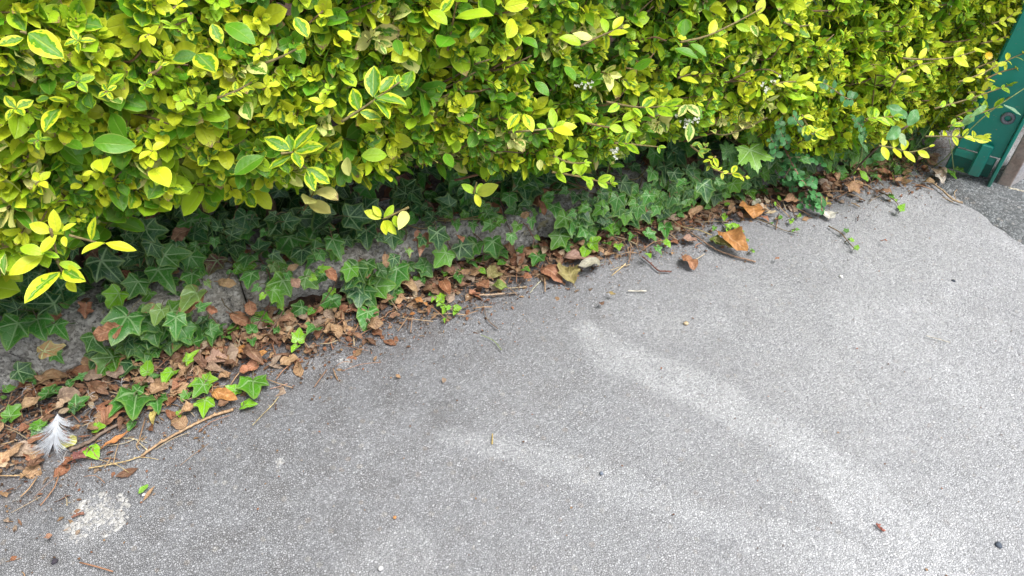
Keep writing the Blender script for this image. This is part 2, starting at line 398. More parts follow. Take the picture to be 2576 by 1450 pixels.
T_IVYH = t_radial([(0, 1.0), (10, .87), (22, .71), (36, .61), (50, .59), (66, .50), (86, .45), (106, .43), (128, .41), (150, .34), (168, .24), (180, .10)])
T_SYC = t_radial([(0, 1.0), (9, .82), (15, .80), (24, .52), (32, .70), (42, .86), (50, .90), (60, .70), (70, .62), (80, .48), (92, .54), (106, .58), (118, .44), (150, .30), (180, .06)], 2, (.34, .67, 1.0), .05)
T_ROUND = t_ellipse(1.0, 6, 2, .52)

def leaves(acc, tm, B, T, N, L, W=1.0, fold=.15, curl=.3, wave=.02, crump=0.0, tint=(.5, .5, .5), rnd=None, jag=0.0, floor=None):
    V, U, F4, F3 = tm; B = np.atleast_2d(np.asarray(B, float)); n = len(B); m = len(V)
    T = nrm(np.broadcast_to(T, (n, 3))); N = np.broadcast_to(N, (n, 3)); N = nrm(N - T*np.sum(N*T, 1, keepdims=True)); X = np.cross(T, N)
    bc = lambda a: np.broadcast_to(np.asarray(a, float), (n,))[:, None]
    L, W, fold, curl, wave, crump = map(bc, (L, W, fold, curl, wave, crump))
    curl = np.where(np.abs(curl) < .02, .02, curl)
    hc = curl*.5; T, N = T*np.cos(hc)+N*np.sin(hc), N*np.cos(hc)-T*np.sin(hc)   # arch the blade over its own chord
    ph = rng.uniform(0, 6.28, (n, 6))
    x = V[None, :, 0]*W; y = V[None, :, 1]+0*x
    if jag: x = x*(1+jag*(np.sin(11*y+ph[:, 5:6])+.7*np.sin(23*y+ph[:, 4:5]*np.sign(x+1e-6))+.5*np.sin(41*y+ph[:, 3:4])))
    z = fold*np.abs(x) + wave*np.sin(9*y+ph[:, :1])*np.abs(x)*2.2
    z = z + crump*(np.sin(5*x+7*y+ph[:, 1:2])+.7*np.sin(-9*x+5*y+ph[:, 2:3])+.5*np.sin(15*x+11*y+ph[:, 3:4])+.4*np.sin(-6*x+19*y+ph[:, 4:5]))*.5
    c = curl*y
    yy = np.sin(c)/curl + z*np.sin(c); zz = -(1-np.cos(c))/curl + z*np.cos(c)
    P = B[:, None]+L[:, :, None]*(X[:, None]*x[:, :, None]+T[:, None]*yy[:, :, None]+N[:, None]*zz[:, :, None])
    if floor is not None: P[..., 2] = np.where(P[..., 2] < floor+.004, floor+.004*np.exp((P[..., 2]-floor-.004)/.004), P[..., 2])
    if rnd is None: rnd = rng.uniform(0, 1, (n, 3))
    rnd = np.broadcast_to(rnd, (n, 3)); tint = np.broadcast_to(tint, (n, 3))
    off = (np.arange(n)*m)[:, None, None]; Fs = [(F4[None]+off).reshape(-1, 4)]
    if F3 is not None: Fs.append((F3[None]+off).reshape(-1, 3))
    acc.add(P.reshape(-1, 3), Fs, np.repeat(tint, m, 0), np.repeat(rnd, m, 0), np.tile(U, (n, 1)))
def viewdir(n, ax, ay):
    """direction inside the plane with normal n that is seen pointing (ax, ay) in the picture (ay up)"""
    t = CR*ax+CU*ay; t = t/np.linalg.norm(t); n = nrm(n); k = np.dot(f0, n)
    if abs(k) < .35: k = math.copysign(.35, k)
    v = t - f0*np.dot(t, n)/k; return nrm(v), min(np.linalg.norm(v), 1.7)
def jit(a, s=.12):
    return np.clip(np.asarray(a)*(1+rng.uniform(-s, s))*(1+rng.uniform(-s*.5, s*.5, 3)), 0, 1)

# ================================================================== SETTING
def pave():
    xs = np.concatenate([[-300, -80, -20, -6, -2.5, -1.2], np.arange(-.9, 2.3, .008), [2.6, 4, 8, 25, 90, 300]])
    ys = np.concatenate([[-300, -80, -20, -6, -2, -.8, -.3], np.arange(-.05, 1.16, .008), [1.5, 3, 8, 25, 90, 300]])
    X, Y = np.meshgrid(xs, ys); P = np.stack([X.ravel(), Y.ravel()], 1)
    z = np.where((np.abs(P[:, 0]) < 3) & (np.abs(P[:, 1]) < 1.5), .003*vnoise(P*5, 3)+.0016*vnoise(P*19, 5), 0)
    V = np.column_stack([P, z])
    nz_ = fbm(P*9, 13)+.6*fbm(P*30, 14)
    def seg(pts, wd):
        pts = np.array([onz(a, b)[:2] for a, b in pts]); wd = np.interp(np.linspace(0, 1, len(pts)), np.linspace(0, 1, len(wd)), wd); best = np.zeros(len(P))
        for i in range(len(pts)-1):
            a, b = pts[i], pts[i+1]; ab = b-a; t = np.clip(((P-a)@ab)/(ab@ab), 0, 1); d = np.linalg.norm(P-a-t[:, None]*ab, axis=1); ww = wd[i]*(1-t)+wd[i+1]*t
            best = np.maximum(best, np.clip((ww*(1+.35*nz_)-d)/(ww*.32), 0, 1))
        return best*best*(3-2*best)
    nz = fbm(P*7, 11); nz2 = fbm(P*16, 21)
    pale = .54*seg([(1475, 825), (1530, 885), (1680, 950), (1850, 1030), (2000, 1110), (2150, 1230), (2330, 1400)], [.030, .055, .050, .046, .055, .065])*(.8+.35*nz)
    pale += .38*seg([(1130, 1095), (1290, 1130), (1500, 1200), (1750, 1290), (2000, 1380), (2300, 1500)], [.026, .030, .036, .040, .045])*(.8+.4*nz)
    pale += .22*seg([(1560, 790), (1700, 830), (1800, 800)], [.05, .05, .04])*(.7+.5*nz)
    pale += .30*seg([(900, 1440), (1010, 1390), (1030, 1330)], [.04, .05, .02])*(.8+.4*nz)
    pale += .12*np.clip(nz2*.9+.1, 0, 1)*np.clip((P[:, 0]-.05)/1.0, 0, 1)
    pale += .74*np.clip((P[:, 0]+.05-(P[:, 1]-.7)*.75)/1.15, 0, 1)**1.1*(.93+.14*nz2)  # stronger daylight toward the right, painted into the asphalt colour
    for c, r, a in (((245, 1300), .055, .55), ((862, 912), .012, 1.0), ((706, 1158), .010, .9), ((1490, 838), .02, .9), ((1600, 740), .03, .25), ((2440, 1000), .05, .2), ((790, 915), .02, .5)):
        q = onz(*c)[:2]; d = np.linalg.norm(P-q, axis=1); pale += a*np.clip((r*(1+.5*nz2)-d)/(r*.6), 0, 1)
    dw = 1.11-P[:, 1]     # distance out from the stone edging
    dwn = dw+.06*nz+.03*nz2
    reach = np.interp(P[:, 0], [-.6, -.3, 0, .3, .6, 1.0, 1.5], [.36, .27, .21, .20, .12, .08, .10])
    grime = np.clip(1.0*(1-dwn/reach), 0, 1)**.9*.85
    shade_stain = .75*np.clip((.40-dwn)/.4, 0, 1)+.35*np.clip(-nz-.05, 0, 1)  # hedge-side shade painted into the colour, plus dark blotches
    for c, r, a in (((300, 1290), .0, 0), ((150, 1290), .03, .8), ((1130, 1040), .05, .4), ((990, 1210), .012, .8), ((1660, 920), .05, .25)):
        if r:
            q = onz(*c)[:2]; d = np.linalg.norm(P-q, axis=1); shade_stain += a*np.clip((r*(1+.5*nz2)-d)/(r*.6), 0, 1)
    tint = np.clip(np.stack([pale, grime, shade_stain], 1), 0, 1)
    c = len(xs); I = np.arange(len(V)).reshape(len(ys), c)
    F = np.stack([I[:-1, :-1], I[:-1, 1:], I[1:, 1:], I[1:, :-1]], -1).reshape(-1, 4)
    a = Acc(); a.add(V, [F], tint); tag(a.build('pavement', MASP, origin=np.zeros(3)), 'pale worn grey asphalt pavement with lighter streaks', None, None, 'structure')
pave()
def patch():
    a = Acc(); n = 150; ys = np.linspace(.955, -3, n); e = 1.533+.006*vnoise(np.stack([ys*30, ys*0], 1), 4)+.004*vnoise(np.stack([ys*90, ys*0], 1), 5)
    xs = [0, .02, .3, .9, 1.9, 2.0]; V = []
    for y, x in zip(ys, e):
        for k, d in enumerate(xs): V.append((x+d, y, -.002 if k in (0, 5) else .0075))
    c = len(xs); F = [[i*c+j, (i+1)*c+j, (i+1)*c+j+1, i*c+j+1] for i in range(n-1) for j in range(c-1)]
    a.add(V, [F]); tag(a.build('path', MPAT, origin=np.zeros(3)), 'strip of darker newer asphalt across the gateway', None, None, 'structure')
patch()
def ground_z(p): return .003*vnoise(np.array([p[:2]])*5, 3)[0]+.0016*vnoise(np.array([p[:2]])*19, 5)[0]
def soil():
    xs = np.linspace(-3, 1.64, 130); ys = np.linspace(1.08, 2.6, 60); X, Y = np.meshgrid(xs, ys); P = np.stack([X.ravel(), Y.ravel()], 1)
    ht = np.interp(P[:, 0], [-3, .9, 1.35, 3], [.062, .058, .012, .010])
    z = ht*np.clip((P[:, 1]-1.10)/.05, 0, 1)+.008*fbm(P*14, 31)-.006*(P[:, 1] < 1.1)
    c = len(xs); I = np.arange(len(P)).reshape(len(ys), c); F = np.stack([I[:-1, :-1], I[:-1, 1:], I[1:, 1:], I[1:, :-1]], -1).reshape(-1, 4)
    a = Acc(); a.add(np.column_stack([P, z]), [F]); tag(a.build('soil', MSOIL, origin=np.zeros(3)), 'dark earth under the hedge', None, None, 'structure')
soil()

# ------------------------------------------------------------------ stone edging
KT = lambda x: np.interp(x, [-1.2, -.45, -.25, -.05, .1, .3, .5, .7, .9, 1.1, 1.35], [.090, .092, .080, .098, .080, .096, .080, .092, .070, .060, .03])
def edging():
    root = empty('stone_edging', (0, 1.14, 0), 'low rough grey stone edging wall along the foot of the hedge', 'edging')
    cuts = [-1.6, -1.05, -.60, -.055, .545, .98, 1.40]
    for k in range(6):
        x0, x1 = cuts[k]+.0012, cuts[k+1]-.0012; nx = int((x1-x0)/.006); xs = np.linspace(x0, x1, nx)
        prof = [(1.106, -.03, 0), (1.104, 0, 0), (1.107, .35, 1), (1.110, .68, 1), (1.113, .88, 1), (1.121, .98, 1), (1.140, 1.02, 1), (1.18, 1.04, 1), (1.23, 1.0, 1), (1.27, .9, 1), (1.28, 0, 0)]
        # refine the profile
        pr = spline([(p[0], p[1], 0) for p in prof], 40); V = []; off = .006*math.sin(k*2.3)
        for i, x in enumerate(xs):
            e = min(x-x0, x1-x); rd = .007*max(0, 1-e/.010)**2
            for y, zf, _ in pr:
                V.append((x, y+off+rd, zf*(KT(x)*(1+.06*math.sin(k*4.1))-rd*.8)))
        V = np.array(V); q_ = fbm(V*16+k*7, 41); d = .013*q_+.006*fbm(V*48, 43)+.010*np.abs(fbm(V*27, 47))*np.sign(q_)
        V[:, 1] -= d*.8; V[:, 2] += d*np.clip(V[:, 2]/.04, 0, 1)
        c = len(pr); F = [[i*c+j, (i+1)*c+j, (i+1)*c+j+1, i*c+j+1] for i in range(nx-1) for j in range(c-1)]
        a = Acc(); a.add(V, [F]); cap0 = list(range(c)); cap1 = [(nx-1)*c+j for j in range(c-1, -1, -1)]
        a.f.append(np.array([cap0])); a.f.append(np.array([cap1])); a.mi += [(1, 0), (1, 0)]
        a.build('stone', MSTONE, root)
edging()

# ================================================================== HEDGE
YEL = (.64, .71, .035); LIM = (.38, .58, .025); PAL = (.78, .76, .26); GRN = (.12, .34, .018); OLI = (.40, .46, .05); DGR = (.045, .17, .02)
def yface(x, z):
    b = np.interp(x, [-1.5, -.5, 0, .5, 1.0, 1.6], [.95, .955, .985, 1.01, 1.03, 1.05])
    P = np.stack([np.asarray(x)*4.5, np.asarray(z)*4.5], -1).reshape(-1, 2)
    bulge = .035*fbm(P, 51).reshape(np.shape(x))
    under = np.clip((zbot(x)+.10-z)/.10, 0, 1)
    return b+bulge+.06*under**2
def zbot(x): return np.interp(x, [-1.5, -.42, -.30, -.18, -.05, .1, .3, .45, .62, .75, .95, 1.15, 1.35, 1.6], [.28, .27, .30, .335, .34, .31, .285, .235, .215, .235, .20, .10, .06, .05])
hedge = empty('privet_hedge', (.3, 1.2, .05), 'dense golden privet hedge with yellow green variegated leaves behind the stone edging', 'hedge')
def sprigs(acc, stem, tips, axes, sizes, kinds, tmpl=None):
    """each sprig: opposite leaf pairs along a short stem ending in a rosette"""
    Bs, Ts, Ns, Ls, Cs, Rs, Ws = [], [], [], [], [], [], []
    for P, A, S, kd in zip(tips, axes, sizes, kinds):
        A = A/np.linalg.norm(A); ref = np.cross(A, rng.normal(size=3)); ref /= np.linalg.norm(ref); ref2 = np.cross(A, ref)
        nn = rng.integers(4, 7); pos = 0.0; hue = rng.uniform(); pts = [P]
        bend = rng.normal(size=3)*.12
        for k in range(nn):
            sc = (.34, .55, .80, 1.0, 1.05, 1.0, .95)[k]; sp = (.16, .22, .34, .45, .5, .5, .5)[k]*S
            c = P - A*pos - bend*pos*k*.12
            ro = ref if k % 2 == 0 else ref2
            for sg in (-1, 1):
                if k > 1 and rng.uniform() < .10: continue
                th = math.radians(28+10*k+rng.uniform(-10, 14)); rad = sg*ro+rng.normal(size=3)*.14; rad -= A*np.dot(rad, A); rad /= np.linalg.norm(rad)
                t = A*math.cos(th)+rad*math.sin(th); n = A-t*np.dot(A, t)+.35*np.array([.1, -.35, .9]); l = S*sc*rng.uniform(.8, 1.18)
                Bs.append(c+rad*.002); Ts.append(t); Ns.append(n); Ls.append(l); Ws.append(rng.uniform(.50, .64) if tmpl is None else rng.uniform(.56, .72))
                if kd == 2: col = YEL if k < 3 else LIM
                elif kd == 1: col = LIM if hue < .6 else YEL
                elif kd == 3: col = PAL
                elif kd == 0: col = OLI if hue < .5 and k < 2 else GRN
                else: col = DGR
                if k >= 3 and rng.uniform() < .35 and kd != 3: col = GRN if rng.uniform() < .6 else LIM
                Cs.append(jit(col, .17))
                vari = {2: -.6 if rng.uniform() < .78 else rng.uniform(.2, .7), 1: -.6 if rng.uniform() < .60 else rng.uniform(.2, .9), 3: -.6 if rng.uniform() < .5 else rng.uniform(.2, .6), 0: rng.uniform(.6, 1.9), 4: 2.0}[kd]
                Rs.append((vari, rng.uniform(), rng.uniform()))
            pos += sp; pts.append(c - A*sp)
        if stem is not None:
            q = np.array(pts[::-1]); tube(stem, q, np.linspace(.0016, .0007, len(q))*(S/.035), 4, jit((.20, .15, .05), .2) if kd else jit((.18, .22, .06), .2))
    leaves(acc, tmpl or T_PRIV, Bs, Ts, Ns, Ls, Ws, rng.uniform(.05, .38, len(Bs)), rng.uniform(-.15, .75, len(Bs)), .035, .012, Cs, np.array(Rs))
def hedge_body():
    A = Acc(); S = Acc(); n = 8800; x = rng.uniform(-.95, 1.70, n); z = rng.uniform(.06, .98, n)
    keep = z > zbot(x)+rng.normal(size=n)*.012+.012; x, z = x[keep], z[keep]
    # fewer sprigs far outside the frame, and a few real gaps
    hole = fbm(np.stack([x*6, z*6], 1), 61); keep = (hole > -.48) & ~((z > .74+.0*x) & (rng.uniform(size=len(x)) < .45)) & ~((x < -.55) & (rng.uniform(size=len(x)) < .4))
    x, z = x[keep], z[keep]; n = len(x)
    y = yface(x, z)+np.abs(rng.normal(size=n))*.034-.014
    xend = 1.655+.02*vnoise(np.stack([z*9, z*0], 1), 9); x = np.minimum(x, xend-rng.uniform(0, .05, n)*(x > xend))
    tips = np.stack([x, y, z], 1)
    ax = np.stack([rng.normal(.28, .42, n), -np.abs(rng.normal(.75, .3, n)), rng.normal(.25, .42, n)], 1)
    siz = np.interp(x, [-.5, 0, .5, 1.0, 1.6], [.039, .035, .029, .0255, .023])*rng.uniform(.62, 1.28, n)
    siz = np.where(rng.uniform(size=n) < .16, siz*1.42, siz); siz = np.where(rng.uniform(size=n) < .30, siz*.62, siz); siz = np.minimum(siz, .047)
    u = rng.uniform(size=n)+.10*fbm(np.stack([x*3, z*3], 1), 71)+np.interp(x, [-.4, .3, .7, 1.0, 1.5], [.05, .02, -.08, .26, .62])
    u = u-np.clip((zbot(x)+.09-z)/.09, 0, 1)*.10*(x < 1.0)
    kinds = np.where(u > .70, 2, np.where(u > .33, 1, np.where((u > .27) & (x < 1.05), 3, 0)))
    left = rng.uniform(size=n) < np.interp(x, [-.4, .2, .6], [.75, .55, .1])
    sprigs(A, S, tips[left], ax[left], siz[left]*1.08, kinds[left], T_PRIVR)
    sprigs(A, S, tips[~left], ax[~left], siz[~left], kinds[~left])
    # right-hand end of the hedge, facing the gate
    n = 620; z = rng.uniform(.06, .95, n); y = rng.uniform(1.03, 1.5, n)
    tips = np.stack([1.68+rng.normal(size=n)*.028, y, z], 1); ax = np.stack([np.abs(rng.normal(.9, .3, n)), rng.normal(-.2, .4, n), rng.normal(.3, .4, n)], 1)
    sprigs(A, S, tips, ax, rng.uniform(.022, .036, n), rng.choice([2, 1, 0], n, p=[.5, .35, .15]))
    # older greener leaves inside, colours darkened for shade in the gaps, then hidden bulk
    n = 4300; x = rng.uniform(-1.0, 1.56, n); z = rng.uniform(.1, 1.0, n); k = (z > zbot(x)+.03) & (fbm(np.stack([x*6, z*6], 1), 61) > -.40); x, z = x[k], z[k]; n = len(x)
    B = np.stack([x, yface(x, z)+rng.uniform(.04, .15, n), z], 1); T = rng.normal(size=(n, 3)); T[:, 1] -= .4
    N = np.array([.1, -.8, .7])+rng.normal(size=(n, 3))*.45
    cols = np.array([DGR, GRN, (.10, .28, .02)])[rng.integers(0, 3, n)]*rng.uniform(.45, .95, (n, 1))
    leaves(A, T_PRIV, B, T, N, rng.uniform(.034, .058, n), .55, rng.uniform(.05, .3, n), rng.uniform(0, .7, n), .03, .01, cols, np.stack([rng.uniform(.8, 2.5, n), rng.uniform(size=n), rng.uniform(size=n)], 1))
    n = 4400; x = rng.uniform(-1.5, 1.64, n); z = rng.uniform(.12, 1.5, n); k = (z > zbot(x)+.06); x, z = x[k], z[k]; n = len(x)
    B = np.stack([x, rng.uniform(1.14, 1.62, n), z], 1)
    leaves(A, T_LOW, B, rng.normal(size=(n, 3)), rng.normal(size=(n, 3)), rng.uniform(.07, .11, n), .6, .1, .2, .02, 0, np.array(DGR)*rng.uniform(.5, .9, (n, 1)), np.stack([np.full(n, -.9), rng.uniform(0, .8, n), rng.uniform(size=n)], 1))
    # hedge above and left of the picture, coarser
    n = 2600; x = rng.uniform(-1.5, 1.6, n); z = np.where(rng.uniform(size=n) < .75, rng.uniform(.95, 1.5, n), rng.uniform(.3, 1.5, n)); k = (z > .95) | (x < -.9); x, z = x[k], z[k]; n = len(x)
    B = np.stack([x, .97+rng.uniform(0, .1, n), z], 1); T = rng.normal(size=(n, 3)); T[:, 1] -= .5
    leaves(A, T_LOW, B, T, np.array([0, -.8, .5])+rng.normal(size=(n, 3))*.4, rng.uniform(.05, .08, n), .6, .15, .3, .02, 0, np.array([YEL, LIM, GRN])[rng.integers(0, 3, n)], np.stack([rng.uniform(-.5, 1.5, n), rng.uniform(0, .8, n), rng.uniform(size=n)], 1))
    A.build('foliage', MPRIV, hedge)
    # twigs showing between the leaves and woody stems underneath
    for i in range(170):
        x = rng.uniform(-.6, 1.55); z = rng.uniform(zbot(x)+.02, .75); y = float(yface(x, z))
        p0 = np.array([x-rng.uniform(.02, .12), y+rng.uniform(.06, .14), z-rng.uniform(0, .08)]); p1 = np.array([x, y+.01, z]); p2 = p1+np.array([rng.uniform(.01, .06), -rng.uniform(.0, .03), rng.uniform(-.01, .04)])
        tube(S, spline([p0, p1, p2], 8), np.linspace(.0026, .001, 9)[:len(spline([p0, p1, p2], 8))], 5, jit((.22, .14, .07), .25))
    S.build('twigs', MSTEM, hedge)
    for i in range(16):
        x = -.62+i*.135+rng.uniform(-.04, .04); T_ = Acc(); y = rng.uniform(1.22, 1.36)
        pts = spline([(x, y, .03), (x+rng.uniform(-.03, .03), y-.01, .16), (x+rng.uniform(-.06, .06), y-.03, .36), (x+rng.uniform(-.1, .1), y, .8)], 18)
        tube(T_, pts+rng.normal(size=pts.shape)*.0025, np.linspace(.010, .005, len(pts))*rng.uniform(.7, 1.2), 8, jit((.16, .11, .075), .2)); T_.build('trunk', MSTEM, hedge)
hedge_body()

# ---- shoots that stand out of the clipped face, placed one by one
def k(reg, x, y):
    s_, ox, oy = reg; return (x*s_+ox, y*s_+oy)
R1 = (.3333, 0, 0); R2 = (.3333, 858.7, 0); R3 = (.3333, 1717.4, 0); R4 = (.3333, 0, 442); R5 = (.3333, 858.7, 378.8); R6 = (.3333, 1717.4, 315.7); R7 = (.3333, 0, 884)
RA = (.16667, 378.8, 852.4); RB = (.22647, 0, 871.3); RC = (.2451, 1199.7, 568.3); RD = (.2451, 1831, 378.8); RE = (.1961, 1578.5, 252.6)
def shoot(reg, y, stems, lv, tone=YEL, vari=-.6, wd=.5, parent=hedge, stemc=(.24, .18, .07)):
    A = Acc()
    for st in stems:
        P = [ony(*k(reg, *p), y) for p in st]; P = spline(P, 10)
        tube(A, P, np.linspace(.0022, .0011, len(P)), 5, jit(stemc, .15), mi=1)
    for l in lv:
        a = k(reg, l[0], l[1]); b = k(reg, l[2], l[3]); tn = l[4] if len(l) > 4 else tone; vr = l[5] if len(l) > 5 else vari
        B = ony(*a, y); dx, dy = b[0]-a[0], a[1]-b[1]
        n = nrm(-f0*.6+np.array([0, -.1, .7])+rng.normal(size=3)*.36); t, ln = viewdir(n, dx, dy); L = math.hypot(dx, dy)*depth(B)/FPX*ln
        leaves(A, T_PRIV, B, t, n, L*1.03, wd*rng.uniform(.9, 1.15)/max(ln, 1), rng.uniform(.1, .38), rng.uniform(0, .7), .03, .012, jit(tn, .10), np.array([[vr+rng.uniform(-.1, .1), rng.uniform(0, .8), rng.uniform(0, .6)]]))
        if not stems: A.build('leaf', [MPRIV], parent, origin=np.asarray(B)); A = Acc()
    if stems: return A.build('shoot', [MPRIV, MSTEM], parent)
def auto(reg, y, line, n, px, tone=YEL, vari=-.6, parent=hedge, wd=.48):
    P = spline([(*k(reg, *p), 0) for p in line], 40)[:, :2]; lv = []; ii = np.clip(np.linspace(2, len(P)-1, n)+rng.uniform(-2.2, 2.2, n), 2, len(P)-1).astype(int)
    for q, i in enumerate(ii):
        d = P[i]-P[i-2]; a = math.atan2(-d[1], d[0]); s_ = px*(1 if i < len(P)-5 else .6)*rng.uniform(.8, 1.15)
        for sg in (-1, 1):
            if rng.uniform() < .16: continue
            an = a+sg*math.radians(rng.uniform(15, 80)); tip = P[i]+np.array([math.cos(an), -math.sin(an)])*s_*rng.uniform(.55, 1.2); lv.append((*P[i], *tip))
        if i == ii[-1]: lv.append((*P[i], *(P[i]+np.array([math.cos(a), -math.sin(a)])*s_)))
    return shoot((1, 0, 0), y, [[tuple(p) for p in P[::8]]+[tuple(P[-1])]], lv, tone, vari, wd, parent)
V = .5
shoot(R1, .935, [[(2120, 1160), (2210, 1150)], [(2210, 1160), (2330, 1290)]], [(2225, 1125, 2370, 925), (2230, 1145, 2445, 1110), (2190, 1130, 2000, 1045), (2200, 1180, 2035, 1280), (2220, 1150, 2310, 1290), (2310, 1270, 2470, 1375), (2320, 1290, 2390, 1450), (2200, 1150, 2160, 1010, LIM)], YEL, .62)
shoot(R4, .92, [[(430, 640), (510, 800)], [(380, 400), (440, 640)], [(520, 450), (790, 520)]], [(430, 430, 440, 262), (390, 425, 240, 370), (430, 450, 330, 590), (470, 420, 552, 360), (480, 460, 520, 540), (690, 490, 722, 315, YEL, .3), (795, 510, 707, 600), (795, 510, 990, 562), (325, 605, 130, 752), (455, 730, 318, 960, YEL, .35), (480, 700, 705, 800, YEL, .35), (440, 660, 585, 700, LIM), (510, 790, 600, 878), (40, 590, 50, 750, PAL, .7), (330, 580, 440, 620, LIM, .3), (440, 750, 500, 780, LIM), (150, 545, 320, 590, LIM)])
shoot(R5, .955, [[(510, 430), (310, 520)]], [(300, 515, 178, 460), (300, 500, 240, 422), (320, 515, 388, 410, LIM), (325, 530, 425, 640), (320, 530, 350, 642), (490, 460, 455, 610, PAL), (400, 490, 445, 590, LIM)])
shoot(R5, .99, [[(1000, 320), (1020, 240)]], [(1010, 325, 908, 258, LIM), (1020, 325, 1060, 240, LIM), (1025, 330, 1185, 275, OLI), (1010, 330, 1045, 422, YEL)], LIM)
shoot(R2, .93, [[(0, 920), (200, 790), (440, 620)]], [(240, 735, 240, 490), (255, 740, 490, 800), (250, 755, 372, 915), (140, 845, 295, 890), (130, 850, 45, 885), (140, 840, 70, 650), (290, 700, 390, 560), (420, 640, 430, 556), (430, 645, 495, 625), (480, 690, 520, 500, LIM, .9)], YEL, .7)
shoot(R2, .94, [[(1260, 1000), (1450, 985), (1660, 965)]], [(1340, 860, 1260, 985, YEL, .2), (1380, 860, 1440, 1010, YEL, .2), (1350, 930, 1300, 1030, LIM, .4), (1600, 960, 1590, 810, LIM), (1630, 965, 1780, 950), (1550, 980, 1475, 935, LIM), (1600, 970, 1742, 1040), (1560, 985, 1550, 1130, LIM), (1620, 960, 1690, 920, LIM)])
shoot(R2, .95, [[(1800, 350), (1960, 270), (2130, 205)]], [(2000, 250, 1975, 120, LIM), (2050, 225, 2132, 118), (2010, 262, 2152, 272), (1900, 300, 1750, 250, PAL), (1810, 340, 1640, 300, LIM), (2120, 210, 2180, 190)])
shoot(R2, .96, [[(2000, 770), (2250, 810), (2560, 800)]], [(2100, 790, 2000, 860, LIM), (2200, 815, 2260, 900), (2270, 815, 2390, 720, YEL, .4), (2300, 810, 2350, 900), (2400, 805, 2560, 790), (2380, 820, 2480, 900), (2440, 800, 2570, 770)], LIM, .3)
shoot(R2, .955, [[(1850, 930), (2000, 960), (2150, 970)]], [(1900, 950, 1760, 870, LIM), (2020, 960, 2130, 990), (2120, 915, 2232, 850, LIM), (2130, 920, 2232, 995, LIM), (2120, 920, 2060, 925, LIM)], LIM)
shoot(R3, .95, [[(-20, 320), (190, 270), (440, 150), (600, 60)]], [(200, 265, 255, 140), (200, 290, 328, 360), (400, 180, 420, 85, LIM), (560, 110, 615, -10), (560, 110, 680, 160), (400, 190, 505, 240, LIM), (60, 330, 175, 430, GRN, 1.0), (-60, 370, 115, 440, GRN, 1.4), (10, 280, 60, 90, GRN, .9), (480, 110, 440, 30, LIM), (520, 190, 545, 300, PAL, .5)], YEL)
shoot(R3, .97, [[(-40, 590), (60, 560)]], [(-20, 590, 110, 640), (-20, 580, 55, 500), (60, 560, 120, 545, YEL)])
shoot(R3, .97, [], [(30, 790, -30, 880, PAL, .5), (30, 795, 125, 885, PAL, .5), (50, 930, 45, 1070, PAL, .6), (230, 690, 260, 750, YEL), (215, 990, 215, 1070, PAL, .5)])
auto(R3, .97, [(680, 640), (780, 620), (900, 620), (1010, 630)], 5, 34, YEL)
auto(R3, .975, [(760, 170), (860, 200), (960, 190)], 4, 26, YEL)
auto(R3, .985, [(1560, 700), (1640, 560), (1750, 500), (1900, 470)], 5, 36, YEL)
auto(R3, .975, [(1660, 440), (1860, 450), (2060, 430), (2230, 380)], 6, 34, YEL)
auto(R3, .96, [(2080, 620), (2250, 560), (2420, 470), (2570, 405)], 8, 24, YEL)
auto(R3, .96, [(2280, 600), (2400, 545), (2520, 515)], 4, 20, YEL)
auto(R3, .955, [(1900, 820), (2120, 760), (2330, 690), (2480, 640)], 7, 26, LIM, .2)
auto(R3, .95, [(2000, 960), (2180, 880), (2380, 800), (2560, 650)], 8, 25, LIM, .3)
auto(R3, 1.0, [(2250, 330), (2380, 300), (2480, 260)], 5, 24, YEL)
auto(R3, 1.0, [(2200, 520), (2330, 470), (2440, 440)], 5, 24, YEL)
auto(R3, .98, [(2150, 700), (2260, 690), (2380, 640)], 5, 26, YEL)
auto(R3, .98, [(2060, 880), (2180, 830), (2260, 800)], 5, 26, LIM)
auto(R3, 1.0, [(2330, 180), (2430, 150), (2520, 90)], 5, 24, YEL)
auto(R3, .94, [(1830, 1030), (2000, 1030), (2150, 1040), (2280, 1040)], 6, 33, YEL, .2)
auto(R3, .945, [(1480, 1100), (1600, 1120), (1720, 1150), (1860, 1110)], 5, 30, YEL)
auto(R3, .96, [(1380, 900), (1480, 890), (1600, 880)], 4, 34, LIM, .3)
auto(R3, .97, [(250, 1180), (190, 1240), (280, 1300), (360, 1310), (500, 1345)], 8, 22, YEL, .3)
auto(R3, .985, [(60, 1100), (130, 1150), (180, 1100)], 4, 24, OLI, .6)
auto(R3, .985, [(900, 870), (960, 980), (1060, 1020)], 5, 26, YEL, .3)
auto(R2, .955, [(2060, 1080), (2180, 1090), (2300, 1100), (2390, 1110)], 5, 32, LIM, .4)
auto(R2, .955, [(1590, 1300), (1780, 1330), (1900, 1360), (2060, 1390)], 6, 34, LIM, .2)
auto(R2, .955, [(1600, 1180), (1720, 1230), (1840, 1230)], 4, 36, LIM)
auto(R1, .93, [(1900, 510), (2100, 440), (2240, 370)], 4, 34, YEL)
auto(R1, .925, [(1640, 740), (1780, 690), (1900, 620)], 5, 34, YEL, .4)
auto(R1, .93, [(1120, 560), (1180, 540), (1220, 500)], 3, 30, YEL, .4)
auto(R1, .93, [(1450, 100), (1400, 160), (1300, 200)], 3, 36, LIM, .2)
